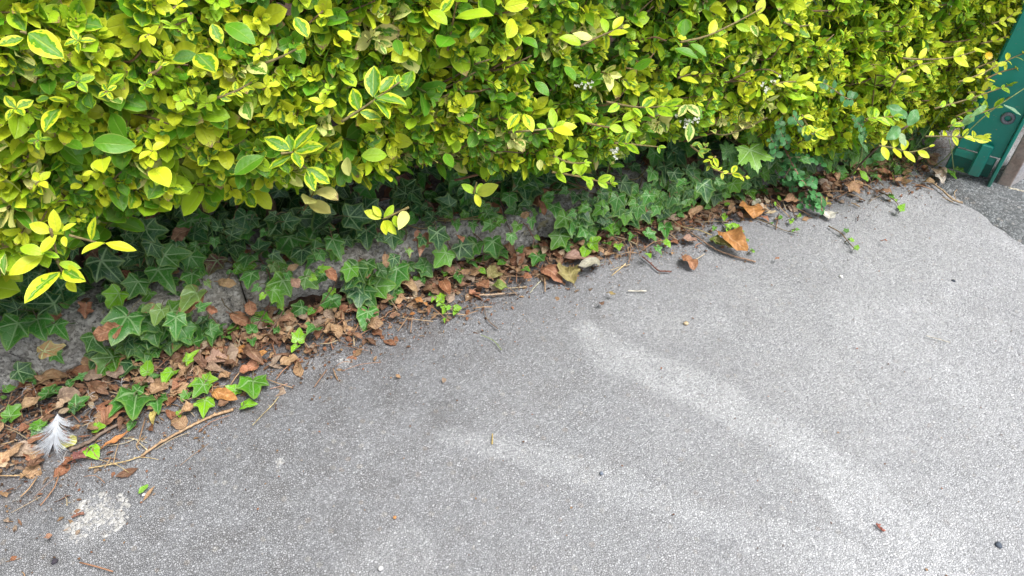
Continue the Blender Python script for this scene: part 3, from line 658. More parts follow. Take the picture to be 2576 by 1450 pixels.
for c, rr in (((590, 310), 36), ((590, 620), 38), ((810, 690), 26), ((1370, 760), 30), ((1130, 260), 34), ((1370, 210), 26), ((120, 820), 40), ((290, 1060), 30), ((1150, 1140), 36), ((1570, 780), 30), ((1970, 400), 30), ((2440, 780), 36), ((1100, 640), 24), ((720, 1300), 30), ((300, 1370), 34), ((2010, 650), 32), ((1500, 540), 30), ((2480, 680), 20), ((1340, 40), 30)):
    a0 = rng.uniform(0, 90); cx, cy = c
    lv = [(cx+6*math.cos(q), cy+6*math.sin(q), cx+2.9*rr*math.cos(q), cy+2.9*rr*math.sin(q)) for q in [math.radians(a0+90*j+rng.uniform(-12, 12)) for j in range(4)]]
    lv += [(cx, cy, cx+1.3*rr*math.cos(q), cy+1.3*rr*math.sin(q)) for q in [math.radians(a0+45+180*j) for j in range(2)]]
    shoot(R1, .928, [[(cx-30, cy+25), (cx, cy)]], lv, YEL if rng.uniform() < .6 else LIM, -.6 if rng.uniform() < .6 else .5, .62)
# big leaves seen large at the left
shoot(R1, .93, [[(200, 250), (150, 240)]], [(215, 250, 485, 440, YEL, .62), (195, 235, 15, 30, LIM, .5), (180, 290, 30, 360, YEL, .6), (-60, 440, 110, 530, PAL, .5)], wd=.52)
shoot(R1, .94, [], [(620, 1130, 460, 1060, GRN, 2.0), (700, 1080, 970, 1080, GRN, 2.0), (950, 1060, 820, 850, GRN, 2.0), (380, 720, 300, 560, GRN, 2.0), (370, 740, 500, 770, YEL, .4), (370, 740, 280, 760, LIM, .8), (450, 820, 440, 1030, YEL, .6), (1490, 410, 1680, 590, YEL, .7), (1480, 410, 1320, 460, GRN, .9), (1880, 480, 2060, 600, PAL, .5), (1600, 180, 1660, 320, YEL, .6), (1700, 180, 1930, 340, GRN, 1.2), (780, 1200, 935, 1350, YEL, -.6), (1160, 1270, 1330, 1430, YEL, -.6), (2230, 130, 2330, 290, YEL, .6), (1850, 780, 1950, 940, PAL, .6), (1770, 1320, 1960, 1170, GRN, 1.6), (820, 650, 940, 560, LIM, .4), (860, 750, 985, 820, PAL, .7), (830, 450, 790, 340, LIM), (640, 860, 540, 650, LIM, .9), (700, 820, 610, 670, LIM, .9)], wd=.58)
shoot(R2, .95, [], [(660, 90, 800, 200, LIM), (750, 100, 850, -20, YEL, .5), (1230, 60, 1410, 20, YEL), (1250, 290, 1300, 110, YEL), (980, 300, 1065, 170, LIM, .8), (1360, 290, 1480, 380, GRN, 2.), (1460, 620, 1565, 725, GRN, 2.0), (140, 940, 260, 1010, LIM), (150, 1180, 330, 1160, LIM), (60, 1330, 30, 1180, PAL, -.5), (780, 1160, 850, 1280, GRN, 1.2), (1500, 1205, 1500, 1290, PAL, -.4), (1690, 500, 1760, 620, GRN, 1.8), (1740, 20, 1770, 120, LIM, .8), (-20, 230, 90, 340, YEL, -.6), (410, 300, 460, 440, GRN, 2.)], wd=.56)
# privet flowers
def flowers(c, n, sp, y):
    A = Acc(); C0 = ony(*c, y)
    for i in range(n):
        p = C0+rng.normal(size=3)*sp
        for q in range(4):
            a = q*1.57+rng.uniform(); t = nrm(CR*math.cos(a)+CU*math.sin(a)-f0*.3); leaves(A, T_LOW, p, t, -f0, .0034, .55, .1, .6, 0, 0, (.66, .67, .58))
        tube(A, [p, p+nrm(C0+np.array([0, .01, -.01])-p)*.006], .0005, 4, (.35, .42, .12))
    A.build('flower_cluster', MFEA, hedge)
flowers(k(R2, 1840, 650), 9, .006, .98); flowers(k(R2, 2050, 1165), 12, .006, .95); flowers(k(R3, 20, 910), 10, .006, .965); flowers(k(R3, 90, 905), 6, .004, .965); flowers(k(R3, 640, 640), 10, .008, .975)

# ================================================================== IVY
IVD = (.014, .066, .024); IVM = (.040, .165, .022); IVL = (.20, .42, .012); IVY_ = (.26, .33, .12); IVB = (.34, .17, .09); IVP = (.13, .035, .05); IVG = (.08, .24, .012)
IVY_ = (.15, .25, .06)
TN = dict(D=IVD, M=IVM, L=IVL, Y=IVY_, B=IVB, P=IVP, G=IVG)
def surf(px, py, lift=.012):
    """where a leaf seen at this pixel lies: pavement, front or top of the stone edging, or under the hedge"""
    g_ = onz(px, py, lift)
    if g_[1] < 1.10: return g_, 'ground'
    p = ony(px, py, 1.105-lift*.6)
    if p[2] < .065: return p, 'front'
    q = onz(px, py, .10+lift)
    if q[1] < 1.19: return q, 'top'
    return ony(px, py, 1.19-lift+.0), 'back'
def ivy_leaf_geo(A, reg, l, lift=None, tm=None):
    a = k(reg, l[0], l[1]); b = k(reg, l[2], l[3]); tn = l[4]
    B, where = surf(*a, lift if lift is not None else rng.uniform(.012, .03))
    up = {'ground': np.array([0, -.05, 1.0]), 'front': np.array([0, -.75, .65]), 'top': np.array([0, -.5, .8]), 'back': np.array([0, -.75, .6])}[where]
    n = nrm(up+rng.normal(size=3)*.2); dx, dy = b[0]-a[0], a[1]-b[1]; t, ln = viewdir(n, dx, dy); L = math.hypot(dx, dy)*depth(B)/FPX*ln*(.72 if tn == 'Y' else 1)
    tm = tm or (T_IVYH if tn in 'LY' and rng.uniform() < .55 else (T_IVYN if rng.uniform() < .3 else T_IVY))
    rr = np.array([[rng.uniform(0, .8) if tn != 'Y' else .95, rng.uniform(), rng.uniform(0, .9)]])
    leaves(A, tm, B, t, n, L, rng.uniform(.9, 1.2)/ln**.6, rng.uniform(.05, .45), rng.uniform(.1, .9), .05, rng.uniform(.04, .09) if tn != 'B' else .14, jit(TN[tn], .16), rr, floor=.001 if where == 'ground' else None)
    # petiole running back under the leaf
    e = B-t*L*rng.uniform(.3, .7)+np.array([rng.uniform(-.01, .01), .01, -.010]); e[2] = max(e[2], .003)
    mid = (B+e)/2+np.array([0, 0, .004]); P = spline([B, mid, e], 6); tube(A, P, .0008, 4, jit((.22, .20, .10), .2), mi=1)
ROWS = {
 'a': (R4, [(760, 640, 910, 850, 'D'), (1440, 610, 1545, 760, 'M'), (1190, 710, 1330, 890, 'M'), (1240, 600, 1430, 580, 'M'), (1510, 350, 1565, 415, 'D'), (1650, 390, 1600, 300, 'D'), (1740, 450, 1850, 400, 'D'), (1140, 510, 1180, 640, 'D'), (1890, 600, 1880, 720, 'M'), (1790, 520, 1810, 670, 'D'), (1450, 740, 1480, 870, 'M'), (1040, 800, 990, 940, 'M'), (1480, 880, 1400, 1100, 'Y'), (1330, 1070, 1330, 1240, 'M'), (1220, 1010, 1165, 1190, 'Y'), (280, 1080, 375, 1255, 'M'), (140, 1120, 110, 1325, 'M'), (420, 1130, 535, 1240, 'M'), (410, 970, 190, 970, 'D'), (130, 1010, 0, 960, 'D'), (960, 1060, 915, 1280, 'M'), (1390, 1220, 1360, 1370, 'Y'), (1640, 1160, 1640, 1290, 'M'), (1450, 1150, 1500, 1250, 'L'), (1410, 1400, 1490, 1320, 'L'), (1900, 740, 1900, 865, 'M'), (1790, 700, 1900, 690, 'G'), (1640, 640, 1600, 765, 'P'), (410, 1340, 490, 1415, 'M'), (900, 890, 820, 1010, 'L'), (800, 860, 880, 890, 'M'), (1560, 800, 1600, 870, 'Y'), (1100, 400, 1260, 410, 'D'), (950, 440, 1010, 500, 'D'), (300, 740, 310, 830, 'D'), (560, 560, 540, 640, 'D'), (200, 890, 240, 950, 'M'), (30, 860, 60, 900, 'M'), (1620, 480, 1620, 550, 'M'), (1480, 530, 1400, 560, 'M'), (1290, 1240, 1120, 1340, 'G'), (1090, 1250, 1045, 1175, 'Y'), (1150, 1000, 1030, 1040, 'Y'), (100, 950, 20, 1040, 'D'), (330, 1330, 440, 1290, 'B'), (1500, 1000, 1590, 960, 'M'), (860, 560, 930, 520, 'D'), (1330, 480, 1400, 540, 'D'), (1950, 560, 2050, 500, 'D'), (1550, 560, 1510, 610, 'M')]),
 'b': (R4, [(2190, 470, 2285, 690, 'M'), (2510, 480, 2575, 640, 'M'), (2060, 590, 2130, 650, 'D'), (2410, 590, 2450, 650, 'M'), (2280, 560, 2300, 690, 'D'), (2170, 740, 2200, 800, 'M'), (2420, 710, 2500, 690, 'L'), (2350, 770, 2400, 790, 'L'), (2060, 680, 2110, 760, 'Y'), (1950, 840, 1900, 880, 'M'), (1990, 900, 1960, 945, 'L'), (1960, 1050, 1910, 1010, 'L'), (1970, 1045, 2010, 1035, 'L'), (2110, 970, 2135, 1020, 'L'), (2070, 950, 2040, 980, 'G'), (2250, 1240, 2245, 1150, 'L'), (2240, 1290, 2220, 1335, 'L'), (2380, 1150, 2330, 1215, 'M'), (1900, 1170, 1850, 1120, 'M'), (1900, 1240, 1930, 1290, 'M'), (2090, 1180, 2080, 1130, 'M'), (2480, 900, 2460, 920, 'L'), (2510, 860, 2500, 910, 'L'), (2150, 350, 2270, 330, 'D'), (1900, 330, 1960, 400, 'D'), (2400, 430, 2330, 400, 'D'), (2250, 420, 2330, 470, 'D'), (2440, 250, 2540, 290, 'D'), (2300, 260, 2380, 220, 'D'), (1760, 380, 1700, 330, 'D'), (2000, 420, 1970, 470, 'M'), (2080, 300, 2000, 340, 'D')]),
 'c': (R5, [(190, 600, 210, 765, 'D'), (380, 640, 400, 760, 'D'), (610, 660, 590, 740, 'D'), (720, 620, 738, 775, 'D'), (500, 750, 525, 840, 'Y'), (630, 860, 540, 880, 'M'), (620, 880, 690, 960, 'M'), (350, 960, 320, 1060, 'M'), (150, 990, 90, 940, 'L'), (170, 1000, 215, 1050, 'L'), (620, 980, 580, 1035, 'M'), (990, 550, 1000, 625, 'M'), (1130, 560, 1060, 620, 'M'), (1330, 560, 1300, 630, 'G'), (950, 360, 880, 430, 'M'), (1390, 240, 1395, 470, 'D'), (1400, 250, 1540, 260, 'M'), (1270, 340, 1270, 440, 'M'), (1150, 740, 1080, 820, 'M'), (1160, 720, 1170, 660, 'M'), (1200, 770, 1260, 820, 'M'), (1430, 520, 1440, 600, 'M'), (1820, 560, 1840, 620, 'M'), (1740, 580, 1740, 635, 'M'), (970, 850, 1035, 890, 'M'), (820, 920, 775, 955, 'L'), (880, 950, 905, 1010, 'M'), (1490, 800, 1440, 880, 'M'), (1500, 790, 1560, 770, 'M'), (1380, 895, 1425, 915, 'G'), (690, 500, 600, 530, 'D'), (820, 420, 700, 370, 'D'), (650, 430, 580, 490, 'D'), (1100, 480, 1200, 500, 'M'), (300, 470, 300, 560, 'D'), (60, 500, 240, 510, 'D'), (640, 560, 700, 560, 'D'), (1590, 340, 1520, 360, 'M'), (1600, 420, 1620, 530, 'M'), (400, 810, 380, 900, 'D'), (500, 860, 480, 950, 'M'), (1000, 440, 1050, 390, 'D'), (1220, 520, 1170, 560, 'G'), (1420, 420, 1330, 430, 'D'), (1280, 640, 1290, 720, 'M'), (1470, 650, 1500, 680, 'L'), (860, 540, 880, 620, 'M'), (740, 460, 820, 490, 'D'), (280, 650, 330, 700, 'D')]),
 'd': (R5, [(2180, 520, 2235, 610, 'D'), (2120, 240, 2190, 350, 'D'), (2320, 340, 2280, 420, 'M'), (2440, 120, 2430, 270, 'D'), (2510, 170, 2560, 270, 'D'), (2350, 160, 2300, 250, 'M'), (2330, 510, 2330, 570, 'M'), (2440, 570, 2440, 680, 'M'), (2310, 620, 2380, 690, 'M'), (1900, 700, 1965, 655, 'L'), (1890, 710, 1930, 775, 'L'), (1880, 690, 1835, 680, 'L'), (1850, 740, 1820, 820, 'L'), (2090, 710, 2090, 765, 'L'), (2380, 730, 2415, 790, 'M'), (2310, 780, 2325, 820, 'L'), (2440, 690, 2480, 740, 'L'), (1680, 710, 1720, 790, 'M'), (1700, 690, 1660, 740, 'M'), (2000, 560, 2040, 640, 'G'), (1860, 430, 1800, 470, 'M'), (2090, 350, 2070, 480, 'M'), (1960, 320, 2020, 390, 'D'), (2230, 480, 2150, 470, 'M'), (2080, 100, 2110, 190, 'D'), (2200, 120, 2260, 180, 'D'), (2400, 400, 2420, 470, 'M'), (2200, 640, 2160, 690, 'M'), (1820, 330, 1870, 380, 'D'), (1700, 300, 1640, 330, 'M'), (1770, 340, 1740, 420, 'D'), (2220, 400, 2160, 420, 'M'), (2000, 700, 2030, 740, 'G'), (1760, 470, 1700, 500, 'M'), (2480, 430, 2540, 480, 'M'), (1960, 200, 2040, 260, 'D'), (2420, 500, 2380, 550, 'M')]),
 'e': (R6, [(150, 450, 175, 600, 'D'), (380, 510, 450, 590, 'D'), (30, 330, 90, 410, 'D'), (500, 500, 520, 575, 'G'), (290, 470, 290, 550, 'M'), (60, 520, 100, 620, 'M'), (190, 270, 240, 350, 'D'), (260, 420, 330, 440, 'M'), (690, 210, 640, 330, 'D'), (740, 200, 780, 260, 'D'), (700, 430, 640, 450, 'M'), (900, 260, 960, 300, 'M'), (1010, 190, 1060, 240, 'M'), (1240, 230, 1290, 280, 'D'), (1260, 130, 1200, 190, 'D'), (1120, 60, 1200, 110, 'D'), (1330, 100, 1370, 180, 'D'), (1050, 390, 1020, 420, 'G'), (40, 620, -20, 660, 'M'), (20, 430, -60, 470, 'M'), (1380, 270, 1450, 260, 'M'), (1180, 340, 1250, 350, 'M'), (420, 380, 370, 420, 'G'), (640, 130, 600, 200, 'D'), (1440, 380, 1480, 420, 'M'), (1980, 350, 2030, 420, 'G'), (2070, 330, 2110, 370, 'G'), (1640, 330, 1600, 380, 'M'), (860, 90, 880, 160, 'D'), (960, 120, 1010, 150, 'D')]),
}
IVLAB = {'a': ('ivy with large dark green leaves under the far left of the privet hedge', -.35), 'b': ('ivy spilling over the stone behind the purple ivy leaf, left of centre', -.05), 'c': ('ivy draped over the bare stones in the middle of the edging', .38), 'd': ('dense ivy hiding the stone edging left of the sycamore seedling', .8), 'e': ('ivy mixed with cotoneaster and weeds towards the green gate', 1.2)}
BND = {'a': (-.95, -.16), 'b': (-.16, .15), 'c': (.15, .62), 'd': (.62, .98), 'e': (.98, 1.62)}
for key, (reg, lst) in ROWS.items():
    lab, cx = IVLAB[key]; root = empty('ivy', (cx, 1.2, .05), lab, 'ivy', 'ivy growing along the stone edging')
    A = Acc()
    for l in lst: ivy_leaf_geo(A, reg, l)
    x0, x1 = BND[key]; n = int((x1-x0)*430)
    x = rng.uniform(x0, x1, n); yy = rng.uniform(1.17, 1.38, n); z = .075+np.abs(rng.normal(size=n))*.035+(yy-1.17)*.35
    if key == 'e': z *= .75
    B = np.stack([x, yy, z], 1); N = np.array([0, -.6, .75])+rng.normal(size=(n, 3))*.5; T = np.stack([rng.normal(size=n), -np.abs(rng.normal(.6, .4, n)), rng.normal(-.5, .4, n)], 1)
    cols = np.array([IVD, IVM, IVD, IVD])[rng.integers(0, 4, n)]*rng.uniform(.25, 2.0, (n, 1)); h = n//2  # back-row tints spread and darkened to paint in shade under the hedge
    leaves(A, T_IVY, B[:h], T[:h], N[:h], rng.uniform(.026, .056, h), 1.1, rng.uniform(.05, .5, h), rng.uniform(.1, .9, h), .04, .06, cols[:h])
    leaves(A, T_IVYH, B[h:], T[h:], N[h:], rng.uniform(.024, .055, n-h), 1.1, rng.uniform(.05, .5, n-h), rng.uniform(.1, .9, n-h), .04, .06, cols[h:])
    # a thinner fringe hanging over the front of the stones
    n = int((x1-x0)*{'a': 60, 'b': 60, 'c': 60, 'd': 330, 'e': 190}[key]); x = rng.uniform(x0, x1, n); z = rng.uniform(.03, .10, n) if key in 'de' else rng.uniform(.075, .11, n); B = np.stack([x, 1.10-(.0 if key in 'de' else -.03)-rng.uniform(0, .02, n)+np.clip(z-.07, 0, .1)*.8, z], 1)
    T = np.stack([rng.normal(size=n)*.7, rng.normal(-.3, .2, n), -np.abs(rng.normal(.8, .3, n))], 1); N = np.array([0, -.8, .6])+rng.normal(size=(n, 3))*.25
    cols = np.array([IVM, IVG, IVD])[rng.integers(0, 3, n)]*rng.uniform(.7, 1.3, (n, 1))
    leaves(A, T_IVY, B, T, N, rng.uniform(.018, .036, n), 1.0, .15, rng.uniform(.1, .6, n), .03, .03, cols)
    for (a0, a1, cnt, z1) in ((-.31, -.12, 56, .10), (-.60, -.36, 6, .10), (-.06, .10, 7, .10), (.14, .24, 18, .10), (.32, .50, 5, .10), (.58, .66, 16, .09)):
        if x0 <= (a0+a1)/2 < x1:
            x = rng.uniform(a0, a1, cnt); z = rng.uniform(.015, z1, cnt); B = np.stack([x, 1.092-rng.uniform(0, .018, cnt)-.10*np.clip(.03-z, 0, .03), z], 1)
            leaves(A, T_IVY, B, np.stack([rng.normal(size=cnt)*.8, rng.normal(-.4, .3, cnt), -np.abs(rng.normal(.7, .4, cnt))], 1), np.array([0, -.75, .65])+rng.normal(size=(cnt, 3))*.35, rng.uniform(.018, .046, cnt), 1.1, rng.uniform(.05, .4, cnt), rng.uniform(.1, .9, cnt), .04, .06, np.array([IVM, IVG, IVD, IVM])[rng.integers(0, 4, cnt)]*rng.uniform(.6, 1.4, (cnt, 1)), floor=.001)
    n = int((x1-x0)*{'a': 60, 'b': 90, 'c': 60, 'd': 120, 'e': 190}[key]); x = rng.uniform(x0, x1, n); B = np.stack([x, 1.105-np.abs(rng.normal(size=n))*.022, rng.uniform(.008, .022, n)], 1)
    leaves(A, T_IVYH, B, np.stack([rng.normal(size=n), rng.normal(-.3, .8, n), rng.normal(size=n)*.2], 1), np.array([0, -.3, 1.])+rng.normal(size=(n, 3))*.3, rng.uniform(.008, .019, n), 1.0, .2, rng.uniform(.1, .8, n), .04, .05, np.array([IVG, IVL, IVM])[rng.integers(0, 3, n)], floor=.001)
    A.build('foliage', [MIVY, MSTEM], root)
    S = Acc()
    for i in range(int((x1-x0)*20)):
        x = rng.uniform(x0, x1); ln = rng.uniform(.05, .14); P = [(x, 1.24, .10), (x+rng.uniform(-.03, .03), 1.15, KT(x)+.008), (x+rng.uniform(-.05, .05), 1.100, KT(x)*.6), (x+rng.uniform(-.08, .08), 1.085-ln*.2*rng.uniform(), .006)]
        if key == 'a' and i % 2: continue
        Q = spline(P, 14); tube(S, Q+rng.normal(size=Q.shape)*.0012, np.linspace(.0016, .0009, len(Q)), 5, jit((.20, .125, .085), .3))
    for i in range(int((x1-x0)*14)):
        x = rng.uniform(x0, x1); P = [(x, 1.2, .1), (x+.06, rng.uniform(1.12, 1.18), KT(x)+.012), (x+.13, rng.uniform(1.12, 1.25), .1)]; Q = spline(P, 12); tube(S, Q, .0014, 5, jit((.26, .2, .10), .3))
    S.build('stem', MSTEM, root)
# trailing ivy shoots and single ivy leaves lying out on the asphalt
def runner(label, reg, stem, lst, grp='ivy trailing out on the asphalt'):
    B0 = onz(*k(reg, *stem[0]), 0.0); root = empty('ivy_runner', B0, label, 'ivy', grp)
    S = Acc(); P = [onz(*k(reg, *p), .006+.004*(i % 2)) for i, p in enumerate(stem)]; Q = spline(P, 16); tube(S, Q, np.linspace(.0014, .0008, len(Q)), 5, jit((.28, .20, .12), .2)); S.build('stem', MSTEM, root)
    for l in lst:
        A = Acc(); ivy_leaf_geo(A, reg, l, rng.uniform(.010, .02)); A.build('leaf', [MIVY, MSTEM], root)
runner('lime ivy shoot trailing over the asphalt between two brown litter heaps, centre left', R5, [(610, 1000), (680, 1070), (730, 1130), (800, 1220), (790, 1290)], [(670, 1030, 700, 1010, 'M'), (690, 1080, 655, 1095, 'M'), (720, 1110, 680, 1150, 'L'), (750, 1130, 760, 1070, 'L'), (760, 1160, 720, 1180, 'L'), (790, 1180, 770, 1240, 'L'), (800, 1190, 835, 1180, 'L'), (860, 1190, 910, 1190, 'L'), (870, 1200, 850, 1245, 'L'), (790, 1265, 785, 1305, 'L')])
runner('ivy shoot with three small pale leaves reaching farthest out, right of centre', R6, [(1100, 760), (1190, 810), (1250, 880), (1300, 935)], [(1240, 800, 1225, 775, 'M'), (1230, 800, 1260, 780, 'M'), (1270, 870, 1300, 860, 'L'), (1265, 865, 1250, 850, 'G'), (1310, 930, 1335, 900, 'L')])
runner('thin ivy shoot with a few tiny lime leaves lying towards the green gate', R6, [(1460, 480), (1560, 540), (1620, 590), (1640, 650)], [(1560, 530, 1590, 570, 'G'), (1610, 560, 1600, 580, 'L'), (1650, 620, 1685, 590, 'L'), (1650, 640, 1640, 600, 'L'), (1545, 490, 1560, 480, 'M')])
runner('ivy shoot with lime leaf tufts beside the bright orange dead leaf', R6, [(540, 700), (650, 740), (760, 790), (850, 810)], [(670, 740, 690, 730, 'M'), (820, 720, 800, 750, 'L'), (830, 715, 840, 700, 'L'), (880, 690, 905, 660, 'L'), (840, 790, 820, 810, 'L'), (860, 790, 890, 790, 'G'), (740, 690, 740, 670, 'G'), (735, 700, 755, 680, 'G')])
runner('small bushy lime ivy tuft above the large orange and green dead leaf', R6, [(290, 730), (350, 780), (420, 830)], [(340, 760, 320, 740, 'L'), (350, 770, 380, 740, 'L'), (340, 790, 330, 830, 'L'), (400, 770, 400, 720, 'L'), (400, 790, 430, 770, 'L'), (440, 800, 460, 810, 'L'), (390, 800, 370, 840, 'L'), (310, 690, 300, 730, 'L'), (310, 680, 325, 660, 'L'), (240, 770, 220, 800, 'G')])
runner('bare thin ivy stem with two tiny leaves in front of the orange and green leaf', R6, [(380, 860), (450, 900), (530, 960)], [(490, 870, 490, 850, 'G'), (530, 950, 520, 925, 'G'), (530, 955, 545, 960, 'L')])
runner('pair of wavy bright ivy leaves at the edge of the litter, left', R7, [(1450, 340), (1540, 250), (1600, 220)], [(1540, 240, 1425, 260, 'L'), (1535, 250, 1500, 340, 'G'), (1555, 225, 1655, 210, 'L'), (1555, 225, 1550, 165, 'G')])
runner('double ivy leaf with drooping narrow tip among tan dead leaves, lower left', R7, [(1080, 420), (1030, 330)], [(1030, 320, 1165, 490, 'M'), (960, 360, 860, 380, 'M'), (965, 370, 910, 480, 'M'), (1040, 300, 1030, 200, 'M')])
runner('small dark ivy leaves in the litter left of the double leaf', R7, [(540, 190), (640, 180)], [(640, 185, 570, 215, 'M'), (650, 180, 685, 170, 'G')])
runner('wide curved ivy leaf over a tan dead leaf, above the feather', R7, [(300, 380), (360, 320)], [(365, 320, 300, 390, 'M'), (370, 315, 460, 290, 'M')])
runner('ivy leaf half hidden under the right edge of the feather litter', R7, [(640, 350), (570, 400)], [(570, 410, 650, 350, 'M'), (565, 420, 490, 470, 'M'), (570, 420, 580, 480, 'D')])
runner('ivy leaf lying under the white feather', R7, [(200, 540), (300, 560)], [(300, 565, 200, 555, 'G'), (300, 570, 280, 650, 'M'), (310, 555, 370, 570, 'M')])
runner('ivy leaf pair at the left edge of the picture beside dead leaves', R7, [(30, 560), (70, 490)], [(75, 490, 140, 400, 'G'), (70, 490, 30, 480, 'G'), (65, 505, 60, 560, 'M')])
def lone_ivy(label, reg, l, grp=None, tm=None):
    A = Acc(); ivy_leaf_geo(A, reg, l, .010, tm); tag(A.build('ivy_leaf', [MIVY, MSTEM]), label, 'ivy leaf', grp)
lone_ivy('large mid green ivy leaf lying alone on the asphalt below the litter heap', R5, (200, 1220, 190, 1385, 'M'), tm=T_IVYH)
lone_ivy('heart shaped lime ivy leaf beside the pale yellow round leaf, lower left', R7, (680, 740, 770, 810, 'L'), tm=T_IVYH)
lone_ivy('large three lobed green ivy leaf at the right end of the left litter heap', R7, (1910, 215, 2010, 350, 'G'), tm=T_IVY)
lone_ivy('lime ivy leaf hanging point down above the long tan twig', R7, (1550, 370, 1600, 485, 'L'), tm=T_IVY)
lone_ivy('small triangular lime ivy leaf right of the long tan twig', R7, (1840, 410, 1950, 405, 'L'), tm=T_IVYH)
lone_ivy('wavy bright ivy leaf overlapping the orange dead leaf', R7, (1780, 290, 1680, 330, 'L'))
lone_ivy('blue green pointed ivy leaf beside the curled yellow stalk', R7, (1190, 350, 1260, 465, 'M'))
lone_ivy('round lime ivy leaf in the middle of the left litter heap', R7, (1300, 160, 1275, 250, 'L'), tm=T_IVYH)
lone_ivy('small dark round ivy leaf on bare asphalt above the fork of the long twig', R7, (1000, 540, 985, 600, 'M'), tm=T_IVYH)
lone_ivy('small crooked lime ivy leaf under the large brown leaf', R7, (720, 580, 810, 560, 'L'))
lone_ivy('bright lime ivy leaf with upright tip among brown leaves, left', R7, (1110, 160, 1085, 70, 'L'), tm=T_IVYH)
lone_ivy('dark star shaped ivy leaf in the litter beside the bright upright one', R7, (1010, 100, 970, 195, 'D'), tm=T_IVY)
lone_ivy('dark ivy leaf behind the round lime leaf', R7, (1150, 200, 1200, 185, 'M'))
lone_ivy('lime ivy leaf remnant at the end of the brown pointed leaf', R7, (1350, 460, 1370, 500, 'L'), tm=T_IVYH)
lone_ivy('curled ivy leaf left of the three lobed leaf, half folded', R7, (1410, 320, 1380, 385, 'G'))

# ================================================================== SEEDLINGS AND WEEDS
syc = empty('sycamore_seedling', onz(*k(R6, 540, 420), .0), 'sycamore seedling with pale green lobed leaves under the hedge', 'seedling')
for l, tn in (((510, 185, 545, 372), (.15, .31, .03)), ((335, 195, 330, 110), (.10, .26, .06)), ((350, 190, 370, 300), (.07, .20, .06)), ((560, 130, 620, 60), (.14, .34, .04)), ((520, 60, 490, 150), (.17, .36, .04)), ((590, 230, 600, 160), (.06, .19, .06))):
    A = Acc(); a = k(R6, *l[:2]); b = k(R6, *l[2:]); B = ony(*a, 1.03 if l[0] == 510 else 1.065); n = nrm(-f0+np.array([0, 0, .4])+rng.normal(size=3)*.1); t, ln = viewdir(n, b[0]-a[0], a[1]-b[1])
    leaves(A, T_SYC, B, t, n, math.dist(a, b)*depth(B)/FPX*ln, .95, .12, .25, .02, .02, tn, np.array([[.2, rng.uniform(), .2]])); A.build('leaf', MSYC, syc)
A = Acc(); tube(A, spline([onz(*k(R6, 560, 420), .0)+np.array([0, .1, .03]), ony(*k(R6, 470, 180), 1.08), ony(*k(R6, 400, 60), 1.09), ony(*k(R6, 520, -20), 1.06)], 14), .0018, 5, (.25, .13, .08))
tube(A, spline([ony(*k(R6, 230, 60), 1.05), ony(*k(R6, 330, 70), 1.04), ony(*k(R6, 500, 10), 1.03), ony(*k(R6, 640, -60), 1.02)], 12), .0016, 5, (.24, .20, .08)); A.build('stem', MSTEM, syc)
# cotoneaster
cot = empty('cotoneaster_branch', ony(*k(RD, 600, 20), 1.08), 'arching cotoneaster branch with small round leaves hanging onto the asphalt', 'branch')
A = Acc(); S = Acc(); main = [ony(*k(RD, 570, -60), 1.10), ony(*k(RD, 600, 20), 1.07), ony(*k(RD, 730, 270), 1.03), onz(*k(RD, 860, 420), .045), onz(*k(RD, 940, 560), .03), onz(*k(RD, 990, 660), .012)]
MQ = spline(main, 40); tube(S, MQ, np.linspace(.0034, .0012, len(MQ)), 6, (.34, .19, .12))
twg = [[MQ[12], MQ[12]+np.array([-.02, -.01, -.03]), onz(*k(RD, 625, 340), .03)], [MQ[20], onz(*k(RD, 680, 300), .05), onz(*k(RD, 650, 480), .02)], [MQ[26], onz(*k(RD, 775, 460), .03), onz(*k(RD, 770, 560), .012)], [MQ[10], ony(*k(RD, 720, 70), 1.05), ony(*k(RD, 850, 80), 1.04), ony(*k(RD, 960, 140), 1.03)], [MQ[24], onz(*k(RD, 850, 300), .05), onz(*k(RD, 900, 330), .04)], [MQ[30], onz(*k(RD, 840, 500), .03), onz(*k(RD, 850, 620), .012)], [MQ[16], ony(*k(RD, 560, 150), 1.06), ony(*k(RD, 570, 100), 1.05)], [MQ[22], onz(*k(RD, 860, 330), .06), onz(*k(RD, 880, 300), .06)], [MQ[34], onz(*k(RD, 960, 520), .04), onz(*k(RD, 950, 440), .045)]]
Bs = []; Ts = []
for P in [None]+twg:
    Q = MQ[6:] if P is None else spline(P, 12)
    if P is not None: tube(S, Q, np.linspace(.0015, .0007, len(Q)), 5, (.42, .32, .2))
    L_ = np.concatenate([[0], np.cumsum(np.linalg.norm(np.diff(Q, axis=0), axis=1))]); d = .006
    while d < L_[-1]:
        p = np.array([np.interp(d, L_, Q[:, c]) for c in range(3)]); i = min(np.searchsorted(L_, d), len(Q)-1); ax = nrm(Q[i]-Q[i-1])
        for sg in (-1, 1): r_ = nrm(np.cross(ax, [.1, -.4, .9])*sg+rng.normal(size=3)*.35); Bs.append(p+r_*.001); Ts.append(r_+ax*.4)
        d += rng.uniform(.009, .014)
n = len(Bs); leaves(A, T_ROUND, Bs, Ts, -f0+np.array([0, 0, .4])+rng.normal(size=(n, 3))*.35, rng.uniform(.011, .018, n), .85, .25, .3, .01, .01, np.array([.05, .20, .06])*rng.uniform(.7, 1.6, (n, 1)), np.stack([rng.uniform(0, .7, n), rng.uniform(size=n), rng.uniform(0, .5, n)], 1))
S.build('branch', MSTEM, cot); A.build('foliage', MROUND, cot)
